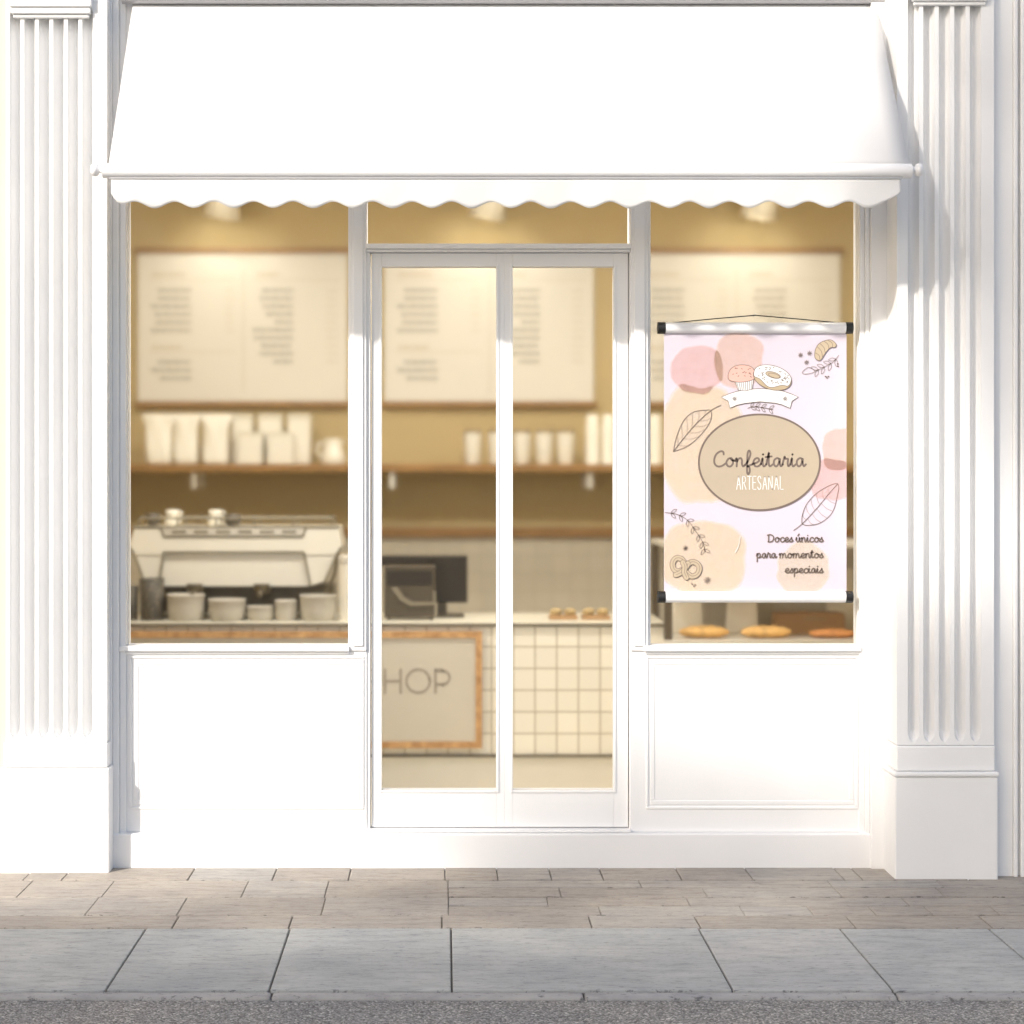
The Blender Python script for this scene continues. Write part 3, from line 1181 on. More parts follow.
sprig(A, [(478, 482), (505, 474), (540, 478), (592, 488)], 4, 26, .45)
sprig(A, [(884, 246), (860, 275), (820, 298), (780, 316)], 4, 34, .4)
pen([(780, 316), (750, 300), (722, 322), (735, 330), (768, 324), (780, 316)], A, .4)
sprig(B, [(110, 278), (160, 285), (210, 312), (250, 365), (278, 410), (290, 455)], 7, 30, .45)
for x, y in ((714, 245), (754, 237), (741, 278)):
    aster(A, x, y, 11, .55, 7, LN)
aster(B, 202, 437, 11, .6, 7)
aster(B, 300, 580, 17, .55, 8)
for f, pts in ((A, ((880, 284), (881, 295), (826, 340), (838, 340), (832, 346))), (B, ((231, 596), (240, 606), (245, 600)))):
    for x, y in pts:
        pen([(x - 2, y), (x + 2, y + 1)], f, 1.0, LN, smooth=False)

# muffin
fill([(420, 352), (505, 350), (498, 398), (468, 404), (436, 402)], A, WH, smooth=False)
yl = layer()
pen([(420, 352), (436, 402), (468, 405), (498, 398), (506, 350)], A, .5, smooth=False)
for i in range(8):
    a, b = 428 + i * 10, 440 + i * 7.6
    pen([(a, 358), (b, 402)], A, .45, LN, smooth=False)
dome = [(400, 358), (392, 338), (402, 310), (430, 292), (470, 290), (500, 302), (512, 328), (508, 350), (480, 362), (440, 366)]
fill(dome, A, PP)
yl = layer()
pen(dome, A, .5, LN, closed=True)
rn = random.Random(4)
for i in range(18):
    x, y = rn.uniform(408, 498), rn.uniform(300, 350)
    pen([(x, y), (x + 4, y + rn.uniform(-4, 4))], A, .6, LN, smooth=False)
# doughnut
ca, sa = math.cos(.28), math.sin(.28)


def ell(cx, cy, rx, ry, n=28, wob=0):
    o = []
    for i in range(n):
        t = i / n * 2 * math.pi
        a, b = rx * math.cos(t), ry * math.sin(t)
        if wob and b > 0:
            b += wob * math.sin(5 * t)
        o.append((cx + a * ca - b * sa, cy + a * sa + b * ca))
    return o


fill(ell(589, 347, 87, 52), A, TN)
yl = layer()
pen(ell(589, 347, 87, 52), A, .55, LN, closed=True)
ic = ell(590, 338, 85, 45, 36, 7)
fill(ic, A, WH)
yl = layer()
pen(ic, A, .5, LN, closed=True)
fill(ell(592, 334, 34, 13), A, PT_)
yl = layer()
pen(ell(592, 334, 34, 13), A, .5, LN, closed=True)
pen(ell(596, 337, 26, 9), A, .4, LN, closed=True)
for i in range(40):
    t = rn.uniform(0, 6.28)
    r = rn.uniform(.55, .92)
    x, y = 590 + 80 * r * math.cos(t), 337 + 38 * r * math.sin(t)
    x, y = 590 + (x - 590) * ca - (y - 337) * sa, 337 + (x - 590) * sa + (y - 337) * ca
    pen([(x, y), (x + 4, y + rn.uniform(-4, 4))], A, .65, LN, smooth=False)
# croissant
cr = [(778, 256), (780, 222), (795, 196), (820, 182), (850, 178), (872, 196), (868, 210), (848, 212), (832, 226), (822, 240), (808, 262), (796, 270)]
fill(cr, A, PT_)
yl = layer()
pen(cr, A, .5, LN, closed=True)
for a, b in (((788, 208), (812, 256)), ((800, 194), (824, 238)), ((818, 184), (840, 218)), ((836, 180), (858, 210)), ((780, 236), (800, 266))):
    pen([a, ((a[0] + b[0]) / 2 + 6, (a[1] + b[1]) / 2 - 4), b], A, .4)
# pretzel
def dough(pts, closed=False):
    c2 = [(p.x, p.y) for p in crspline([Vector(xz(B(*p))) for p in pts], 8, closed)]
    stroke(mb, c2, 5.6 * kk, layer(), LN, closed)
    stroke(mb, c2, 4.6 * kk, layer(), PT_, closed)
    stroke(mb, [(a + .0014, b + .001) for a, b in c2], .4 * kk, layer(), LN, closed)


dough([(205, 520), (186, 487), (160, 482), (145, 503), (150, 530), (170, 540), (195, 530)])
dough([(205, 520), (225, 500), (250, 503), (264, 525), (254, 553), (228, 562), (206, 545)])
dough([(158, 556), (180, 546), (205, 520), (212, 505)])
dough([(206, 568), (196, 545), (198, 520), (190, 500)])
yl = layer()
# glint on the cream wash
pen([(424, 455), (438, 425), (445, 385)], B, .8, WH, taper=True)
mb.build('printed_cloth', mats, bn)

for (py, nm) in ((328, 'rod'), (597, 'rod')):
    r = MB()
    yr = yb + .0005
    r.tube([P(664.5, py, yr), P(846, py, yr)], 5.6 * kk, 0, 24)
    rod = r.build(nm, M['rod'], bn)
    for a, b in ((657.5, 665.2), (845.2, 852.5)):
        c = MB()
        c.tube([P(a, py, yr), P(a + 1, py, yr), P(b - 1, py, yr), P(b, py, yr)], 5.9 * kk, 0, 24)
        c.build('end_cap', M['cap'], rod, bevel=.003)
mb = MB()
mb.tube([P(671, 323, yb), P(712, 319, yb), P(755, 315.3, yb), P(798, 319, yb), P(841, 323, yb)], .0021, 0, 8)
mb.build('cord', M['cord'], bn)
mb = MB()
ap = P(755, 314.5, 0)
mb.tube([Vector((ap.x, yb - .004, ap.z)), Vector((ap.x, .047, ap.z))], .0022, 0, 8)
mb.lathe((ap.x, .0455, ap.z), [(.005, -.003), (.004, .002), (.002, .003)], 0, 14, Matrix.Rotation(math.radians(90), 3, 'X'))
mb.build('hook', M['rod'], bn)

# ================================================================== INTERIOR THINGS
# ---- menu boards
yw = YB - .03


def menu_board(px):
    o = empty('menu_board', P(px + 105, 402, yw))
    f = MB()
    f.pbox(px - 3, px + 212, 248, 253.5, yw - .012, YB, ref=yw)
    f.build('frame_rail', M['wood'], o)
    f = MB()
    f.pbox(px - 3, px + 212, 401.5, 407, yw - .012, YB, ref=yw)
    f.build('frame_rail', M['wood'], o)
    p = MB()
    p.pbox(px, px + 209, 253.8, 401.2, yw, YB - .001, 0, ref=yw)
    rnd = random.Random(11)

    def row(xr, py, w, mat, h=1.6):
        x = xr - w
        while x < xr - 1:
            ww = min(rnd.uniform(3, 8), xr - x)
            p.pbox(x, x + ww, py - h / 2, py + h / 2, yw - .001, yw + .0002, mat, ref=yw)
            x += ww + 1.2
    for k, w in enumerate((33, 33, 40, 36, 35, 40)):
        row(px + 53, 290.3 + 8.05 * k, w, 1, 2.0)
        row(px + 97, 290.3 + 8.05 * k, 10, 2, 1.0)
    for k, w in enumerate((33, 40, 31)):
        row(px + 53, 362.2 + 8.1 * k, w, 1, 2.0)
    for k, w in enumerate((31, 33, 30, 27, 18, 40, 39, 32, 33, 20)):
        row(px + 155, 290.5 + 7.9 * k, w, 1, 2.0)
        row(px + 200, 290.5 + 7.9 * k, 12, 2, 1.0)
    for x, py, w in ((48, 274.5, 34), (143, 274.5, 24), (44, 347.5, 30)):
        row(px + x, py, w, 2, 2.4)
    for x0, x1, py in ((10, 98, 280), (112, 202, 280), (10, 98, 352)):
        p.pbox(px + x0, px + x1, py - .3, py + .3, yw - .001, yw + .0002, 2, ref=yw)
    p.pbox(px + 105, px + 105.7, 270, 392, yw - .001, yw + .0002, 2, ref=yw)
    p.build('printed_panel', [M['board'], M['ink'], M['faint_ink']], o)
    return o


mbd = menu_board(138)
G = 'menu boards on the back wall'
tag(mbd, 'cream menu board above the white pouches and espresso machine', 'menu board', G)
b2 = copy_tree(mbd, loc=mbd.location + Vector(((384.5 - 138) * (CAM_D + yw) / F, 0, 0)))
tag(b2, 'cream menu board seen through the two glass doors', 'menu board', G)
b3 = copy_tree(mbd, loc=mbd.location + Vector(((631 - 138) * (CAM_D + yw) / F, 0, 0)))
tag(b3, 'cream menu board partly covered by the hanging banner', 'menu board', G)

# ---- spot lamps on the ceiling
G = 'ceiling spot lamps over the menu boards'
lamp_labels = ['cream spot lamp shining above the pouches and coffee machine', 'cream spot lamp shining above the glass doors', 'cream spot lamp shining above the banner window']
yl_ = 2.64


def spot_lamp(px, label):
    o = empty('spot_lamp', (X(px, yl_), yl_, ZC))
    tag(o, label, 'ceiling lamp', G)
    c = P(px, 198, yl_)
    tilt = Matrix.Rotation(math.radians(6), 3, 'X') @ Matrix.Rotation(math.radians(10), 3, 'Y')
    s = MB()
    s.lathe(c, [(.045, .13), (.062, .125), (.074, .06), (.098, -.105), (.094, -.105), (.07, .055), (.02, .09)], 0, 28, tilt, close=False)
    s.lathe(c, [(.002, .131), (.045, .13)], 0, 28, tilt, close=False)
    s.build('lamp_shade', M['lamp_body'], o)
    st = MB()
    st.tube([c + Vector((0, 0, .11)), Vector((c.x, c.y, ZC - .02))], .014, 0, 12)
    st.lathe((c.x, c.y, ZC - .022), [(.05, 0), (.05, .02)], 0, 20)
    st.build('stem', M['lamp_body'], o)
    bl = MB()
    bl.lathe(c, [(.004, -.06), (.035, -.05), (.045, -.02), (.03, .03), (.012, .06)], 0, 18, tilt)
    bl.build('bulb', M['bulb'], o)
    ld = bpy.data.lights.new('spot_lamp_light', 'SPOT')
    ld.energy = SPOT_W
    ld.color = (1.0, .94, .78)
    ld.spot_size = math.radians(125)
    ld.spot_blend = .8
    ld.shadow_soft_size = .05
    lo = bpy.data.objects.new('lamp_light', ld)
    COL.objects.link(lo)
    lo.parent = o
    pos = c + tilt @ Vector((0, 0, -.125))
    lo.location = pos - Vector(o.location)
    lo.rotation_euler = (math.radians(55), 0, 0)
    return o


SPOT_W, FILL_W = 2.9, 20
for px, lb in zip((224, 490, 762), lamp_labels):
    spot_lamp(px, lb)

# ---- unseen flush lamps added as fill light for the counter and room
G2 = 'added fill lamps on the shop ceiling'
for i, (lx, ly) in enumerate(((-1.3, .40), (0.2, .40), (1.7, .40), (-1.3, 1.75), (0.2, 1.75), (1.7, 1.75))):
    o = empty('fill_lamp', (lx, ly, ZC))
    tag(o, 'round white flush lamp added out of view as fill light', 'ceiling lamp', G2)
    s = MB()
    s.lathe((lx, ly, ZC - .05), [(.13, 0), (.16, 0), (.165, .05)], 0, 28, close=False)
    s.build('rim', M['metal_white'], o)
    s = MB()
    s.lathe((lx, ly, ZC - .046), [(.131, 0), (.131, .02)], 0, 28)
    s.build('diffuser', M['bulb'], o)
    ld = bpy.data.lights.new('fill_lamp_light', 'AREA')
    ld.shape = 'DISK'
    ld.size = .26
    ld.energy = FILL_W if ly < 1 else FILL_W * .32
    ld.color = (1.0, .98, .925)
    lo = bpy.data.objects.new('lamp_light', ld)
    COL.objects.link(lo)
    lo.parent = o
    lo.location = (0, 0, -.055)

# ---- long shelf
ysf = YB - .36
sh = empty('wall_shelf', (0, YB, Z(468, ysf)))
tag(sh, 'long wooden wall shelf holding pouches, cups and canisters', 'shelf')
mb = MB()
mb.box(XL + .02, XR - .02, ysf, YB - .001, Z(472, ysf), Z(464, ysf))
mb.build('plank', M['wood'], sh, bevel=.003)
for px in (-10, 194, 392, 590, 786, 960):
    c = X(px, ysf + .02)
    br = MB()
    zt = Z(472, ysf) - .0005
    br.box(c - .012, c + .012, ysf + .02, YB - .002, zt - .012, zt)
    br.box(c - .012, c + .012, ysf + .02, ysf + .03, zt - .085, zt - .0125)
    br.box(c - .012, c + .012, YB - .014, YB - .002, zt - .085, zt - .0125)
    br.build('bracket', M['steel'], sh)
mb = MB()
mb.box(XL + .02, XR - .02, YB - .05, YB - .0125, Z(536.5, YB), Z(527.5, YB))
tag(mb.build('wall_rail', M['wood'], bevel=.004), 'wooden rail along the wall above the beige tiles', 'wall rail')

zs = Z(464, ysf) + .0005                       # shelf surface
yi = YB - .27


def on_shelf(px, y):
    return Vector((X(px, y), y, zs))


S_ = (CAM_D + yi) / F


# pouches
def pouch(px, wb, wt, h, seed):
    b = on_shelf(px, yi)
    o = MB()
    rnd = random.Random(seed)
    rings = []
    n = 24
    for j in range(13):
        t = j / 12
        w = (wb + (wt - wb) * max(0, (t - .72) / .28) ** 1.2) / 2 * S_
        if .35 < t < .8:
            w *= .97
        d = .045 * (1 - t ** 1.6) + .004
        for i in range(n):
            a = i / n * 2 * math.pi
            c, s = math.cos(a), math.sin(a)
            x = w * math.copysign(abs(c) ** .5, c)
            y = d * math.copysign(abs(s) ** .8, s)
            y += .006 * math.sin(7 * t + 5 * x / w + seed) * (1 if s < 0 else 0)
            rings.append((b.x + x, b.y + y, b.z + t * h * S_))
    f = [(j * n + i, j * n + (i + 1) % n, (j + 1) * n + (i + 1) % n, (j + 1) * n + i) for j in range(12) for i in range(n)]
    f.append(tuple(range(n - 1, -1, -1)))
    f.append(tuple(range(12 * n, 13 * n)))
    o.add(rings, f, 0, True)
    return o.build('paper_pouch', M['pack'], loc=b)


G = 'white paper pouches on the wall shelf'
for i, (px, lb) in enumerate(((159, 'white flared paper pouch on the shelf, farthest from the pitcher'), (186, 'white paper pouch standing between two other pouches'),
                              (216, 'white paper pouch on the shelf, next to the white boxes'))):
    tag(pouch(px, (27, 24, 26)[i], (35, 29, 34)[i], 50, i), lb, 'pouch', G)


def carton(px, w, h, y, d, mat, label):
    b = on_shelf(px, y)
    s = (CAM_D + y) / F
    e = empty('white_box', b)
    o = MB()
    ww, hh = w * s / 2, h * s
    o.box(b.x - ww, b.x + ww, y, y + d, b.z, b.z + hh * .90)
    o.build('carton', mat, e, bevel=.004)
    t = MB()
    t.box(b.x - ww - .002, b.x + ww + .002, y - .002, y + d + .002, b.z + hh * .905, b.z + hh)
    t.build('lid', M['pack_lid'], e, bevel=.003)
    tag(e, label, 'box', 'white boxes on the wall shelf')


carton(242, 20, 50, yi + .07, .09, M['pack'], 'tall white box on the shelf directly beside the pouches')
carton(270, 23, 50, yi + .07, .09, M['pack'], 'tall white box on the shelf standing behind two small boxes')
carton(299, 22, 50, yi + .05, .10, M['pack'], 'tall white box on the shelf nearest the white pitcher')
carton(250, 24, 32, yi - .045, .09, M['pack'], 'small white box in front of the tall boxes, beside the pouches')
carton(280, 25, 32, yi - .045, .09, M['pack'], 'small white box in front of the tall boxes, nearer the pitcher')

# pitcher
b = on_shelf(333, yi)
pt = empty('pitcher', b)
tag(pt, 'small white ceramic pitcher at the end of the boxes on the shelf', 'pitcher')
o = MB()
o.lathe(b, [(.062, 0), (.068, .01), (.062, .05), (.047, .095), (.043, .115), (.050, .132), (.046, .132), (.038, .112), (.04, .09), (.055, .04)], 0, 28)
o.add([(b.x + .04, b.y - .02, b.z + .118), (b.x + .04, b.y + .02, b.z + .118), (b.x + .075, b.y, b.z + .134), (b.x + .045, b.y, b.z + .095)], [(0, 3, 2), (1, 2, 3), (0, 2, 1)], 0)
o.build('body', M['ceramic'], pt)
o = MB()
o.tube(crspline([b + Vector(p) for p in ((-.045, 0, .105), (-.075, 0, .108), (-.085, 0, .075), (-.072, 0, .045), (-.055, 0, .035))], 5), .008, 0, 10)
o.build('handle', M['ceramic'], pt)


# paper cups
def paper_cup(px):
    b = on_shelf(px, yi)
    e = empty('paper_cup', b)
    o = MB()
    o.lathe(b, [(.036, 0), (.038, .004), (.047, .165)], 0, 26)
    o.build('cup', M['pack'], e)
    o = MB()
    o.lathe(b, [(.050, .1655), (.051, .174), (.046, .176), (.043, .186), (.004, .186)], 0, 26)
    o.build('lid', M['lid'], e)
    return e


G = 'lidded paper cups in a row on the shelf'
cup0 = paper_cup(472.5)
tag(cup0, 'lidded white paper cup standing alone before the door mullion', 'paper cup', G)
for px, lb in ((497, 'lidded white paper cup half hidden by the door mullion'), (522, 'lidded white paper cup just past the door mullion'),
               (544, 'lidded white paper cup between two other cups past the mullion'), (565.5, 'lidded white paper cup nearest the tall cup stacks')):
    c = copy_tree(cup0, loc=on_shelf(px, yi))
    tag(c, lb, 'paper cup', G)

# stacks of cups, upside down
G = 'tall stacks of white cups on the shelf'


def cup_stack(px, n=9):
    b = on_shelf(px, yi)
    o = MB()
    prof = []
    for k in range(n):
        z = k * .0235
        prof += [(.038, z), (.038, z + .004), (.0345, z + .006)]
    z = n * .0235
    prof += [(.034, z), (.029, z + .05), (.003, z + .05)]
    o.lathe(b, prof, 0, 24)
    return o.build('cup_stack', M['pack'], loc=b)


cs = cup_stack(592.5)
tag(cs, 'tall stack of white cups beside the lidded paper cups', 'cup stack', G)
c = copy_tree(cs, loc=on_shelf(608.5, yi))
tag(c, 'tall stack of white cups against the door edge', 'cup stack', G)
c = copy_tree(cs, loc=on_shelf(655, yi))
tag(c, 'tall stack of white cups at the edge of the hanging banner', 'cup stack', G)

# ---- counter
yc = 1.2
zc = Z(622, yc)
ct = empty('counter', (0, yc, .05))
tag(ct, 'cream square tiled serving counter with a dark edged top', 'counter')
xa, xb = XL + .02, X(664, yc)
mb = MB()
mb.box(xa, xb, yc, yc + .5, Z(755, yc), Z(626, yc))
mb.build('tiled_front', M['tile_front'], ct)
mb = MB()
mb.box(xa, xb, yc - .014, yc - .0005, Z(626.5, yc), zc - .006)
mb.box(xa, xb, yc - .012, yc - .0005, Z(757, yc), Z(754, yc))
mb.build('edge_trim', M['counter_edge'], ct, bevel=.002)
mb = MB()
mb.box(xa, xb, yc - .008, yc + .52, Z(626, yc) + .0005, zc)
mb.build('top', M['counter_top'], ct, bevel=.002)
mb = MB()
mb.box(xa, xb, yc + .03, yc + .48, .051, Z(755, yc) - .0005)
mb.build('plinth', M['plinth'], ct)
ZT = zc + .0005

# ---- sign on the counter front
ysn = yc - .034
sg = empty('shop_sign', P(290, 748, ysn))
tag(sg, 'grey sign in a wooden frame on the counter front, reading SHOP', 'sign')
fr = MB()
s0, s1, p0, p1 = 96, 482, 631.5, 748
fr.pbox(s0, s1, p0, p0 + 6.3, ysn - .006, yc - .016, ref=ysn)
fr.pbox(s0, s1, p1 - 6.3, p1, ysn - .006, yc - .016, ref=ysn)
fr.pbox(s0, s0 + 6.3, p0 + 6.31, p1 - 6.31, ysn - .006, yc - .016, ref=ysn)
fr.pbox(s1 - 6.3, s1, p0 + 6.31, p1 - 6.31, ysn - .006, yc - .016, ref=ysn)
fr.build('frame', M['wood_pale'], sg)
pn = MB()
pn.pbox(s0 + 6.3, s1 - 6.3, p0 + 6.3, p1 - 6.3, ysn + .002, yc - .016, 0, ref=ysn)
kx = (CAM_D + ysn) / F
xP = X(449, ysn)
wS = 23.4 * kx
write(pn, 'SHOP', BLOCK, X(449.5, ysn) - text_width('SHOP', BLOCK) * wS + .1 * wS, Z(692.8, ysn), 23.2 * kx, text_width('SHOP', BLOCK) * wS, 2.7 * kx, ysn + .0008, 1, False)
pn.build('lettered_panel', [M['signface'], M['signtext']], sg)

# ---- espresso machine
ym = 1.42
em = empty('espresso_machine', (X(236, ym), ym, ZT))
tag(em, 'large cream espresso machine with flared hood on the counter', 'espresso machine')
km = (CAM_D + ym) / F
hood = MB()
hood.pprism([(134, 527), (338, 527), (342, 546), (335, 556), (304, 556), (303, 552), (165, 552), (164, 556), (136, 556), (129.5, 546)], ym, ym + .34)
hood.build('hood', M['mach_white'], em, bevel=.006)
for pts in ([(136, 556.3), (163.5, 556.3), (158, 585), (146, 585)], [(305, 556.3), (335, 556.3), (324, 582), (311, 586)]):
    q = MB()
    q.pprism(pts, ym + .004, ym + .33)
    q.build('side_cheek', M['mach_white'], em, bevel=.005)
q = MB()
q.pprism([(164.5, 552.5), (303.5, 552.5), (310, 586), (159, 586)], ym + .014, ym + .03)
q.build('splash_panel', M['mach_white'], em)
q = MB()
for a, b in (((163.5, 552.3), (159.5, 582)), ((304, 552.3), (310.5, 586)), ((163.5, 552.3), (304, 552.3)), ((130.5, 547), (146, 584)), ((341, 547), (324, 583)),
             ((161, 527.5), (164, 536.5)), ((306, 527.5), (303, 536.5)), ((164, 536.5), (303, 536.5)), ((133, 527), (339, 527))):
    q.tube([P(*a, ym - .002), P(*b, ym - .002)], .0048, 0, 8)
q.build('edge_trim', M['mach_line'], em)
q = MB()
q.pbox(166, 302, 528.5, 535, ym - .006, ym + .001)
for i in range(6):
    q.pbox(172 + i * 22, 186 + i * 22, 530.5, 533, ym - .009, ym - .005, 1)
q.build('button_strip', [M['steel'], M['mach_line']], em)
q = MB()
q.box(X(147, ym), X(332, ym), ym + .10, ym + .32, ZT + .02, Z(586.3, ym))
for a in (150, 322):
    q.box(X(a, ym), X(a + 8, ym), ym + .02, ym + .3, ZT, ZT + .02)
q.build('base', M['mach_dark'], em)
q = MB()
q.box(X(147, ym), X(332, ym), ym - .03, ym + .0995, ZT + .004, ZT + .02)
q.build('drip_tray', M['mach_line'], em, bevel=.003)
for a in (195, 262):
    q = MB()
    c = P(a, 590, ym + .03)
    q.lathe(c, [(.035, -.02), (.04, -.01), (.04, .03)], 0, 18)
    q.tube([c, c + Vector((0, -.12, -.02))], .011, 0, 10)
    q.build('group_head', M['mach_dark'], em)
q = MB()
zr0, zr1 = Z(527, ym) + .001, Z(518.5, ym)
for y in (ym + .03, ym + .30):
    q.tube([Vector((X(138, ym), y, zr1)), Vector((X(331, ym), y, zr1))], .005, 0, 8)
    for i in range(6):
        x = X(138, ym) + (X(331, ym) - X(138, ym)) * i / 5
        q.tube([Vector((x, y, zr0)), Vector((x, y, zr1))], .004, 0, 8)
for x in (X(138, ym), X(331, ym)):
    q.tube([Vector((x, ym + .03, zr1)), Vector((x, ym + .30, zr1))], .005, 0, 8)
q.build('cup_rail', M['mach_line'], em)
q = MB()
q.tube(crspline([P(338, 553, ym - .02), P(334, 575, ym - .03), P(326, 592, ym - .03), P(322, 604, ym - .03)], 5), .008, 0, 10)
q.build('steam_wand', M['mach_dark'], em)

# crockery on the machine
zm = Z(527, ym) + .0015


def bowl_at(c, r, h, flare=.85):
    o = MB()
    o.lathe(c, [(r * .6, 0), (r * flare, h * .2), (r, h), (r * .93, h), (r * flare * .88, h * .3), (r * .3, h * .12)], 0, 24)
    return o


for px, r, h, mt, lb in ((153, .035, .06, 'brownblack', 'dark cup at the end of the espresso machine top'),
                         (233, .042, .055, 'brownblack', 'dark cup upside down between the white cups and empty rail')):
    c = Vector((X(px, ym + .15), ym + .15, zm))
    tag(bowl_at(c, r, h).build('coffee_cup', M[mt], loc=c), lb, 'cup', 'cups on top of the espresso machine')
for px, lb in ((171, 'stacked white cups on the espresso machine beside the dark end cup'), (214, 'stacked white cups on the middle of the espresso machine top')):
    c = Vector((X(px, ym + .15), ym + .15, zm))
    o = MB()
    for k in range(2):
        cc = c + Vector((.006 * k, 0, .034 * k))
        o.lathe(cc, [(.018, 0), (.026, .01), (.030, .04), (.027, .04), (.023, .015), (.006, .009)], 0, 20)
        o.tube(crspline([cc + Vector(p) for p in ((.028, 0, .033), (.042, 0, .03), (.040, 0, .015), (.026, 0, .012))], 4), .005, 0, 8)
    tag(o.build('cup_stack', M['ceramic'], loc=c), lb, 'cups', 'cups on top of the espresso machine')

# bowls and canisters in front of the machine
yb2 = 1.30
kb = (CAM_D + yb2) / F
for px, w, h, lb in ((186, 37, 26, 'wide grey pot on the counter beside the wire mesh holder'), (227, 37, 21, 'wide grey bowl between the two deepest pots'),
                     (260, 27, 14, 'lowest grey bowl under the middle of the espresso machine'), (286, 22, 20, 'narrow grey pot beside the lowest bowl'),
                     (318, 36, 25, 'wide grey pot at the end of the row near the white container')):
    c = Vector((X(px, yb2), yb2, ZT))
    r, hh = w * kb / 2, h * kb
    o = MB()
    o.lathe(c, [(r * .82, 0), (r * .93, hh * .12), (r, hh * .45), (r, hh * .93), (r * 1.03, hh * .95), (r * 1.03, hh), (r * .95, hh), (r * .93, hh * .4), (r * .5, hh * .12)], 0, 30)
    tag(o.build('stoneware_bowl', M['bowl'], loc=c), lb, 'bowl', 'grey stoneware in front of the espresso machine')
for px, w, h, lb in ((152, 25, 42, 'dark wire mesh holder standing in front of the espresso machine'), (131, 15, 34, 'shorter dark mesh holder cut off by the window edge')):
    c = Vector((X(px, yb2), yb2, ZT))
    r, hh = w * kb / 2, h * kb
    o = MB()
    o.lathe(c, [(r * .9, 0), (r, hh), (r * .96, hh), (r * .86, .01), (r * .2, .008)], 0, 24)
    tag(o.build('mesh_holder', M['mesh'], loc=c), lb, 'holder', 'dark mesh holders on the counter')
c = Vector((X(348, yb2), yb2, ZT))
e = empty('tall_container', c)
tag(e, 'tall white container on the counter right beside the espresso machine', 'container')
o = MB()
o.lathe(c, [(.040, 0), (.042, .01), (.042, .255)], 0, 26)
o.build('body', M['ceramic'], e)
o = MB()
o.lathe(c, [(.044, .2555), (.044, .285), (.035, .295), (.004, .295)], 0, 26)
o.build('lid', M['bowl'], e)

# ---- till
yt = 1.48
tl = empty('till', (X(430, yt), yt, ZT))
tag(tl, 'dark point of sale till with angled screen on the counter', 'till')
q = MB()
q.pbox(430, 467.5, 555.5, 603, yt, yt + .04)
q.pbox(380, 430.2, 555.5, 566, yt, yt + .04)
mo = q.build('monitor', M['black'], tl, bevel=.006)
q = MB()
q.pbox(435, 464, 563, 599, yt - .003, yt - .0005)
q.build('screen', M['black'], mo)
q = MB()
q.pbox(437, 447, 603.2, 616, yt + .005, yt + .035)
q.box(X(436, yt), X(464, yt), yt - .03, yt + .08, ZT, ZT + .012)
q.build('stand', M['brownblack'], tl, bevel=.003)
yp = 1.30
pr = empty('receipt_printer', (X(410, yp), yp, ZT))
tag(pr, 'brown black receipt printer with slanted front, beside the till screen', 'printer')
q = MB()
q.box(X(384, yp), X(435, yp), yp, yp + .12, ZT + .012, Z(566, yp))
for a in (387, 430):
    q.box(X(a, yp), X(a + 3, yp), yp + .01, yp + .11, ZT, ZT + .0115)
q.build('body', M['brownblack'], pr, bevel=.006)
q = MB()
q.pbox(387, 432, 571, 585, yp - .003, yp - .0003)
q.build('paper_slot', M['black'], pr)
q = MB()
q.pprism([(391, 588), (397, 587), (404, 597), (413, 602), (433, 602), (433, 591), (436, 591), (436, 605), (410, 606), (400, 600)], yp - .008, yp - .0004)
q.build('front_flap', M['mach_line'], pr)

# ---- pastry packs on the counter
G = 'small pastry packs on the counter'
for i, (px, lb) in enumerate(((563, 'small pastry pack on the counter, nearer the door mullion'), (595.5, 'small pastry pack on the counter, nearer the door edge'))):
    y = 1.36
    c = Vector((X(px, y), y, ZT))
    e = empty('pastry_pack', c)
    tag(e, lb, 'pastry pack', G)
    w = 28 * (CAM_D + y) / F / 2
    o = MB()
    o.box(c.x - w, c.x + w, y - .05, y + .05, c.z, c.z + .018)
    o.build('tray', M['kraft'], e, bevel=.003)
    for s in (-.5, .5):
        o = MB()
        o.lathe((c.x + s * w, y, c.z + .0185), [(.022, 0), (.029, .012), (.026, .024), (.012, .031), (.002, .032)], 0, 18)
        o.build('pastry', M['bun'], e)

# ---- display case at the banner side
yd = 1.16
dc = empty('display_case', (X(770, yd), yd, .05))
tag(dc, 'dark framed bakery display case with a shelf of bread', 'display case')
xa, xb = X(664.5, yd), XR - .05
zsh = Z(640, yd)
q = MB()
q.box(xa, xb, yd, yd + .55, .051, zsh - .03)
q.build('cabinet', M['case_dark'], dc, bevel=.004)
q = MB()
q.box(xa + .001, xb - .001, yd - .012, yd + .55, zsh - .0295, zsh)
q.build('shelf', M['steel'], dc, bevel=.003)
for x in (xa, xb - .035):
    for y_ in (yd, yd + .52):
        q = MB()
        q.box(x, x + .035, y_, y_ + .03, zsh + .0005, Z(548, yd))
        q.build('case_post', M['case_dark'], dc)
q = MB()
q.box(xa, xb, yd, yd + .55, Z(548, yd) + .0005, Z(543, yd))
q.build('top', M['steel'], dc, bevel=.003)
q = MB()
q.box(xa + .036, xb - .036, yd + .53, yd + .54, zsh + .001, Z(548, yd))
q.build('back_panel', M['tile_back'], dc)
zd = zsh + .001


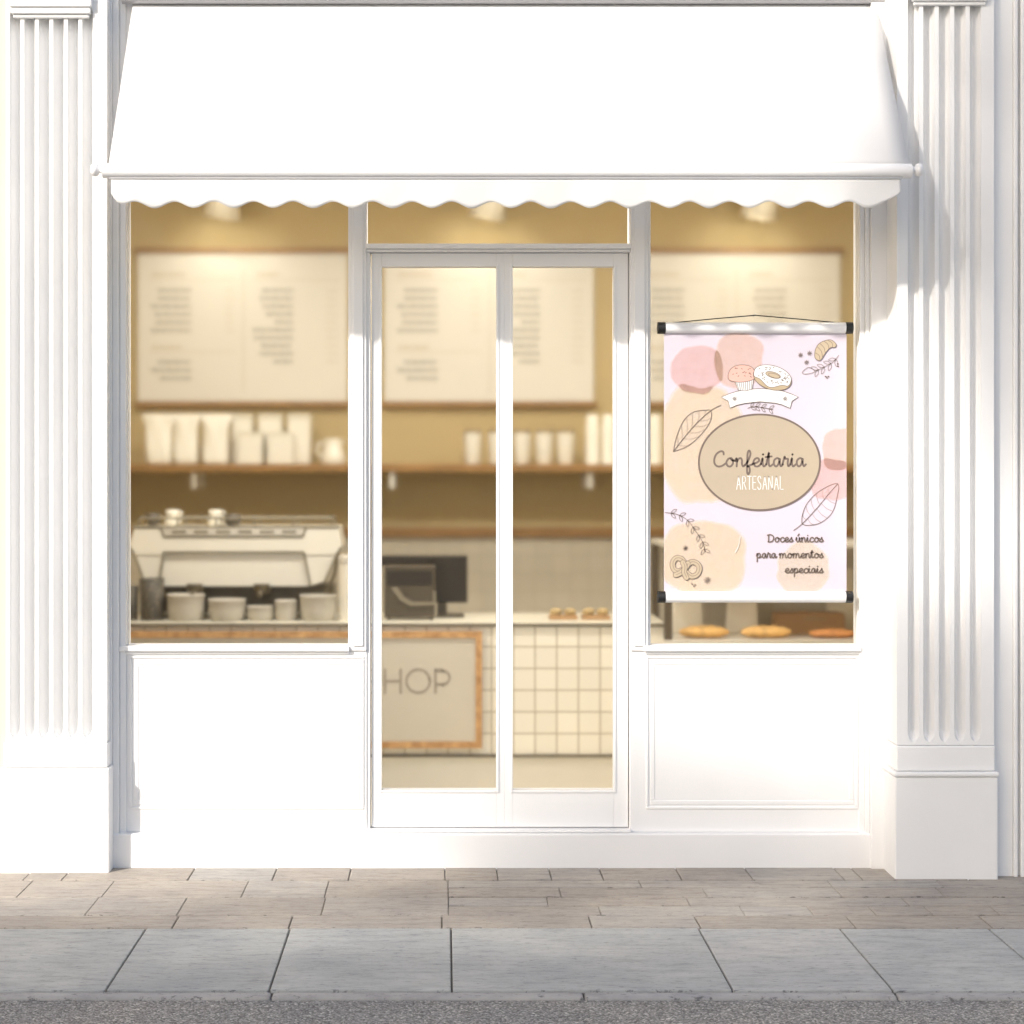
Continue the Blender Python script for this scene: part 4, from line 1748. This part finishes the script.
def loaf(px, L, h, y, mat, label, cat, slashes=5):
    c = Vector((X(px, y), y, zd))
    k = (CAM_D + y) / F
    L, h = L * k, h * k
    n, m = 28, 16
    v = []
    for j in range(n + 1):
        t = j / n
        s = math.sin(math.pi * min(max(t, .02), .98)) ** .38
        for i in range(m):
            a = i / m * 2 * math.pi
            z = math.sin(a) * h / 2 * s
            r = .055 * s
            rip = 1 + .10 * max(0, math.sin(t * math.pi * 2 * slashes + math.cos(a) * 2)) * (1 if math.sin(a) > 0.2 else 0)
            v.append((c.x + (t - .5) * L, c.y + r * math.cos(a), c.z + h * .5 * .86 + max(z * rip, -h * .43)))
    f = [(j * m + i, (j + 1) * m + i, (j + 1) * m + (i + 1) % m, j * m + (i + 1) % m) for j in range(n) for i in range(m)]
    f += [tuple(range(m)), tuple(range((n + 1) * m - 1, n * m - 1, -1))]
    o = MB()
    o.add(v, [tuple(reversed(q)) for q in f], 0, True)
    tag(o.build('bread_loaf', mat, loc=c), label, cat, 'breads on the display case shelf')


loaf(704, 49, 12.5, yd + .12, M['bread'], 'golden loaf on the case shelf beside the dark case post', 'bread')
loaf(766, 49, 12.5, yd + .12, M['bread'], 'golden loaf on the case shelf in front of the cardboard box', 'bread')
loaf(833, 46, 9, yd + .12, M['bread_dark'], 'reddish brown pastry loaf at the window edge of the case', 'bread', 7)
y = yd + .3
c = Vector((X(811, y), y, zd))
e = empty('cardboard_box', c)
tag(e, 'brown cardboard box standing behind the breads in the case', 'box')
q = MB()
k = (CAM_D + y) / F
q.box(c.x - 34 * k, c.x + 34 * k, y, y + .15, zd, Z(613.5, y))
q.build('carton', M['kraft'], e, bevel=.003)
q = MB()
q.pbox(803, 826, 617.5, 620.5, y - .001, y + .0002)
q.build('printed_mark', M['lid'], e)
G = 'pale paper bags behind the breads'
for px, lb in ((688, 'pale paper bag behind the loaf beside the case post'), (743, 'pale paper bag behind the gap between the two golden loaves'), (841, 'pale paper bag standing behind the cardboard box')):
    y = yd + (.36 if px < 800 else .49)
    b = Vector((X(px, y), y, zd))
    k = (CAM_D + y) / F
    w = 14 * k
    hgt = 62 * k
    d = .07 if px < 800 else .02
    q = MB()
    q.add([(b.x - w * 1.1, y, zd), (b.x + w * 1.1, y, zd), (b.x + w * 1.1, y + d, zd), (b.x - w * 1.1, y + d, zd),
           (b.x - w, y + d * .3, zd + hgt * .6), (b.x + w, y + d * .3, zd + hgt * .6), (b.x + w, y + d * .8, zd + hgt * .6), (b.x - w, y + d * .8, zd + hgt * .6),
           (b.x - w * .9, y + d * .5, zd + hgt), (b.x + w * .9, y + d * .5, zd + hgt), (b.x + w * .9, y + d * .65, zd + hgt), (b.x - w * .9, y + d * .65, zd + hgt)],
          [(0, 1, 5, 4), (1, 2, 6, 5), (2, 3, 7, 6), (3, 0, 4, 7), (4, 5, 9, 8), (5, 6, 10, 9), (6, 7, 11, 10), (7, 4, 8, 11), (8, 9, 10, 11), (3, 2, 1, 0)])
    tag(q.build('paper_bag', M['paper_bag'], loc=b, bevel=.004), lb, 'paper bag', G)

sun_dir = Vector((.85, 1.0, -.84)).normalized()           # way the sunlight travels
# gaps between the leaves through which sun reaches the pavement: centre x, y and half sizes on the ground
SUN_GAPS = [(-1.6, -.1, 1.15, .42), (-.55, -.12, .5, .2), (-1.5, -.62, .5, .17), (-.95, -.58, .3, .12), (-.66, -1.07, .25, .17), (-.2, -.95, .38, .17), (.30, -1.0, .38, .17), (.98, -.64, .34, .18), (-1.35, -1.0, .16, .1), (.62, -.42, .18, .09)]


def in_gap(p):
    t = p.z / -sun_dir.z
    gx, gyv = p.x + sun_dir.x * t, p.y + sun_dir.y * t
    return any(((gx - a) / c) ** 2 + ((gyv - b) / d) ** 2 < 1 for a, b, c, d in SUN_GAPS)


# ================================================================== STREET TREES across the road (they shade the pavement)
def street_tree(x, y, h, rx, ry, rz, n, seed, label, spread=.26):
    rnd = random.Random(seed)
    base = Vector((x, y, .09))
    e = empty('street_tree', base)
    tag(e, label, 'tree', 'street trees across the road')
    t = MB()
    top = Vector((x + rnd.uniform(-.2, .2), y, h - rz * .3))
    t.tube(crspline([base, base + Vector((.05, .03, h * .3)), base + Vector((-.04, 0, h * .55)), top], 5), .17, 0, 14, r1=.05)
    for i in range(9):
        a = rnd.uniform(0, 6.28)
        s = base.lerp(top, rnd.uniform(.6, .95))
        q = Vector((x + math.cos(a) * rx * .75, y + math.sin(a) * ry * .75, h + rnd.uniform(-.5, .6) * rz))
        t.tube([s, s.lerp(q, .5) + Vector((0, 0, .15)), q], .05, 0, 8, r1=.012)
    t.build('trunk', M['bark'], e)
    c = MB()
    cl = []
    for i in range(46):
        while True:
            p = Vector((rnd.uniform(-1, 1), rnd.uniform(-1, 1), rnd.uniform(-1, 1)))
            if .25 < p.length < 1:
                break
        cl.append(Vector((x + p.x * rx, y + p.y * ry, h + p.z * rz)))
    for i in range(n):
        q = rnd.choice(cl)
        p = q + Vector((rnd.gauss(0, spread), rnd.gauss(0, spread), rnd.gauss(0, spread * .8)))
        if in_gap(p):
            continue
        a = Vector((rnd.uniform(-1, 1), rnd.uniform(-1, 1), rnd.uniform(-.5, .5))).normalized()
        b = a.cross(Vector((rnd.uniform(-1, 1), rnd.uniform(-1, 1), rnd.uniform(-1, 1)))).normalized()
        l, w = rnd.uniform(.06, .10), rnd.uniform(.03, .05)
        c.add([p - a * l, p - b * w + a * .01, p + a * l, p + b * w + a * .01], [(0, 1, 2, 3)], 0)
    c.build('crown', M['leaf'], e)


street_tree(-6.82, -11.4, 8.2, 2.4, 1.7, 1.25, 17000, 1, 'leafy street tree across the road whose crown shades the pavement middle')
street_tree(-3.52, -11.45, 8.3, 2.4, 1.7, 1.25, 16000, 2, 'leafy street tree across the road shading the banner end of the pavement')
street_tree(-10.42, -12.3, 8.2, 2.4, 1.6, 1.2, 15000, 3, 'leafy street tree across the road beyond the sunlit gap')

street_tree(-5.80, -9.8, 10.5, .40, .4, 1.05, 2500, 4, 'slender unseen tree added across the road to shade the awning-end pilaster', .10)  # crown added and shaped to throw soft shade on this pilaster

# ================================================================== LIGHT
sd = bpy.data.lights.new('sun', 'SUN')
sd.energy = 3.5
sd.angle = math.radians(1.8)
sd.color = (1.0, .94, .855)
so = bpy.data.objects.new('sun', sd)
COL.objects.link(so)
so.rotation_euler = sun_dir.to_track_quat('-Z', 'Y').to_euler()
so.location = (-4, -10, 14)
w = bpy.data.worlds.new('World')
SC.world = w
w.use_nodes = True
nt = w.node_tree
sky = nt.nodes.new('ShaderNodeTexSky')
sky.sky_type = 'NISHITA'
sky.sun_disc = False
to_sun = -sun_dir
sky.sun_elevation = math.asin(to_sun.z)
sky.sun_rotation = math.atan2(to_sun.x, to_sun.y)
sky.air_density = 1.0
sky.dust_density = 2.6
sky.ozone_density = 0.6
bg = nt.nodes['Background']
bg.inputs['Strength'].default_value = .13
nt.links.new(sky.outputs[0], bg.inputs['Color'])

# ================================================================== CAMERA
cd = bpy.data.cameras.new('camera')
cd.sensor_width = 36
cd.lens = 36 * F / 1024
cd.shift_x = (512 - PX0) / 1024
cd.shift_y = -(512 - PY0) / 1024
cd.clip_end = 1000
cam = bpy.data.objects.new('camera', cd)
COL.objects.link(cam)
cam.location = (0, -CAM_D, EYE_Z)
cam.rotation_euler = (math.radians(90), 0, 0)
SC.camera = cam

SC.view_settings.view_transform = 'Standard'
SC.view_settings.look = 'None'
SC.view_settings.gamma = 1
SC.view_settings.use_curve_mapping = False
SC.view_settings.exposure = 0.62
SC.cycles.max_bounces = 12
SC.cycles.diffuse_bounces = 5
SC.cycles.transmission_bounces = 8
SC.cycles.blur_glossy = 0.0
SC.cycles.use_denoising = True
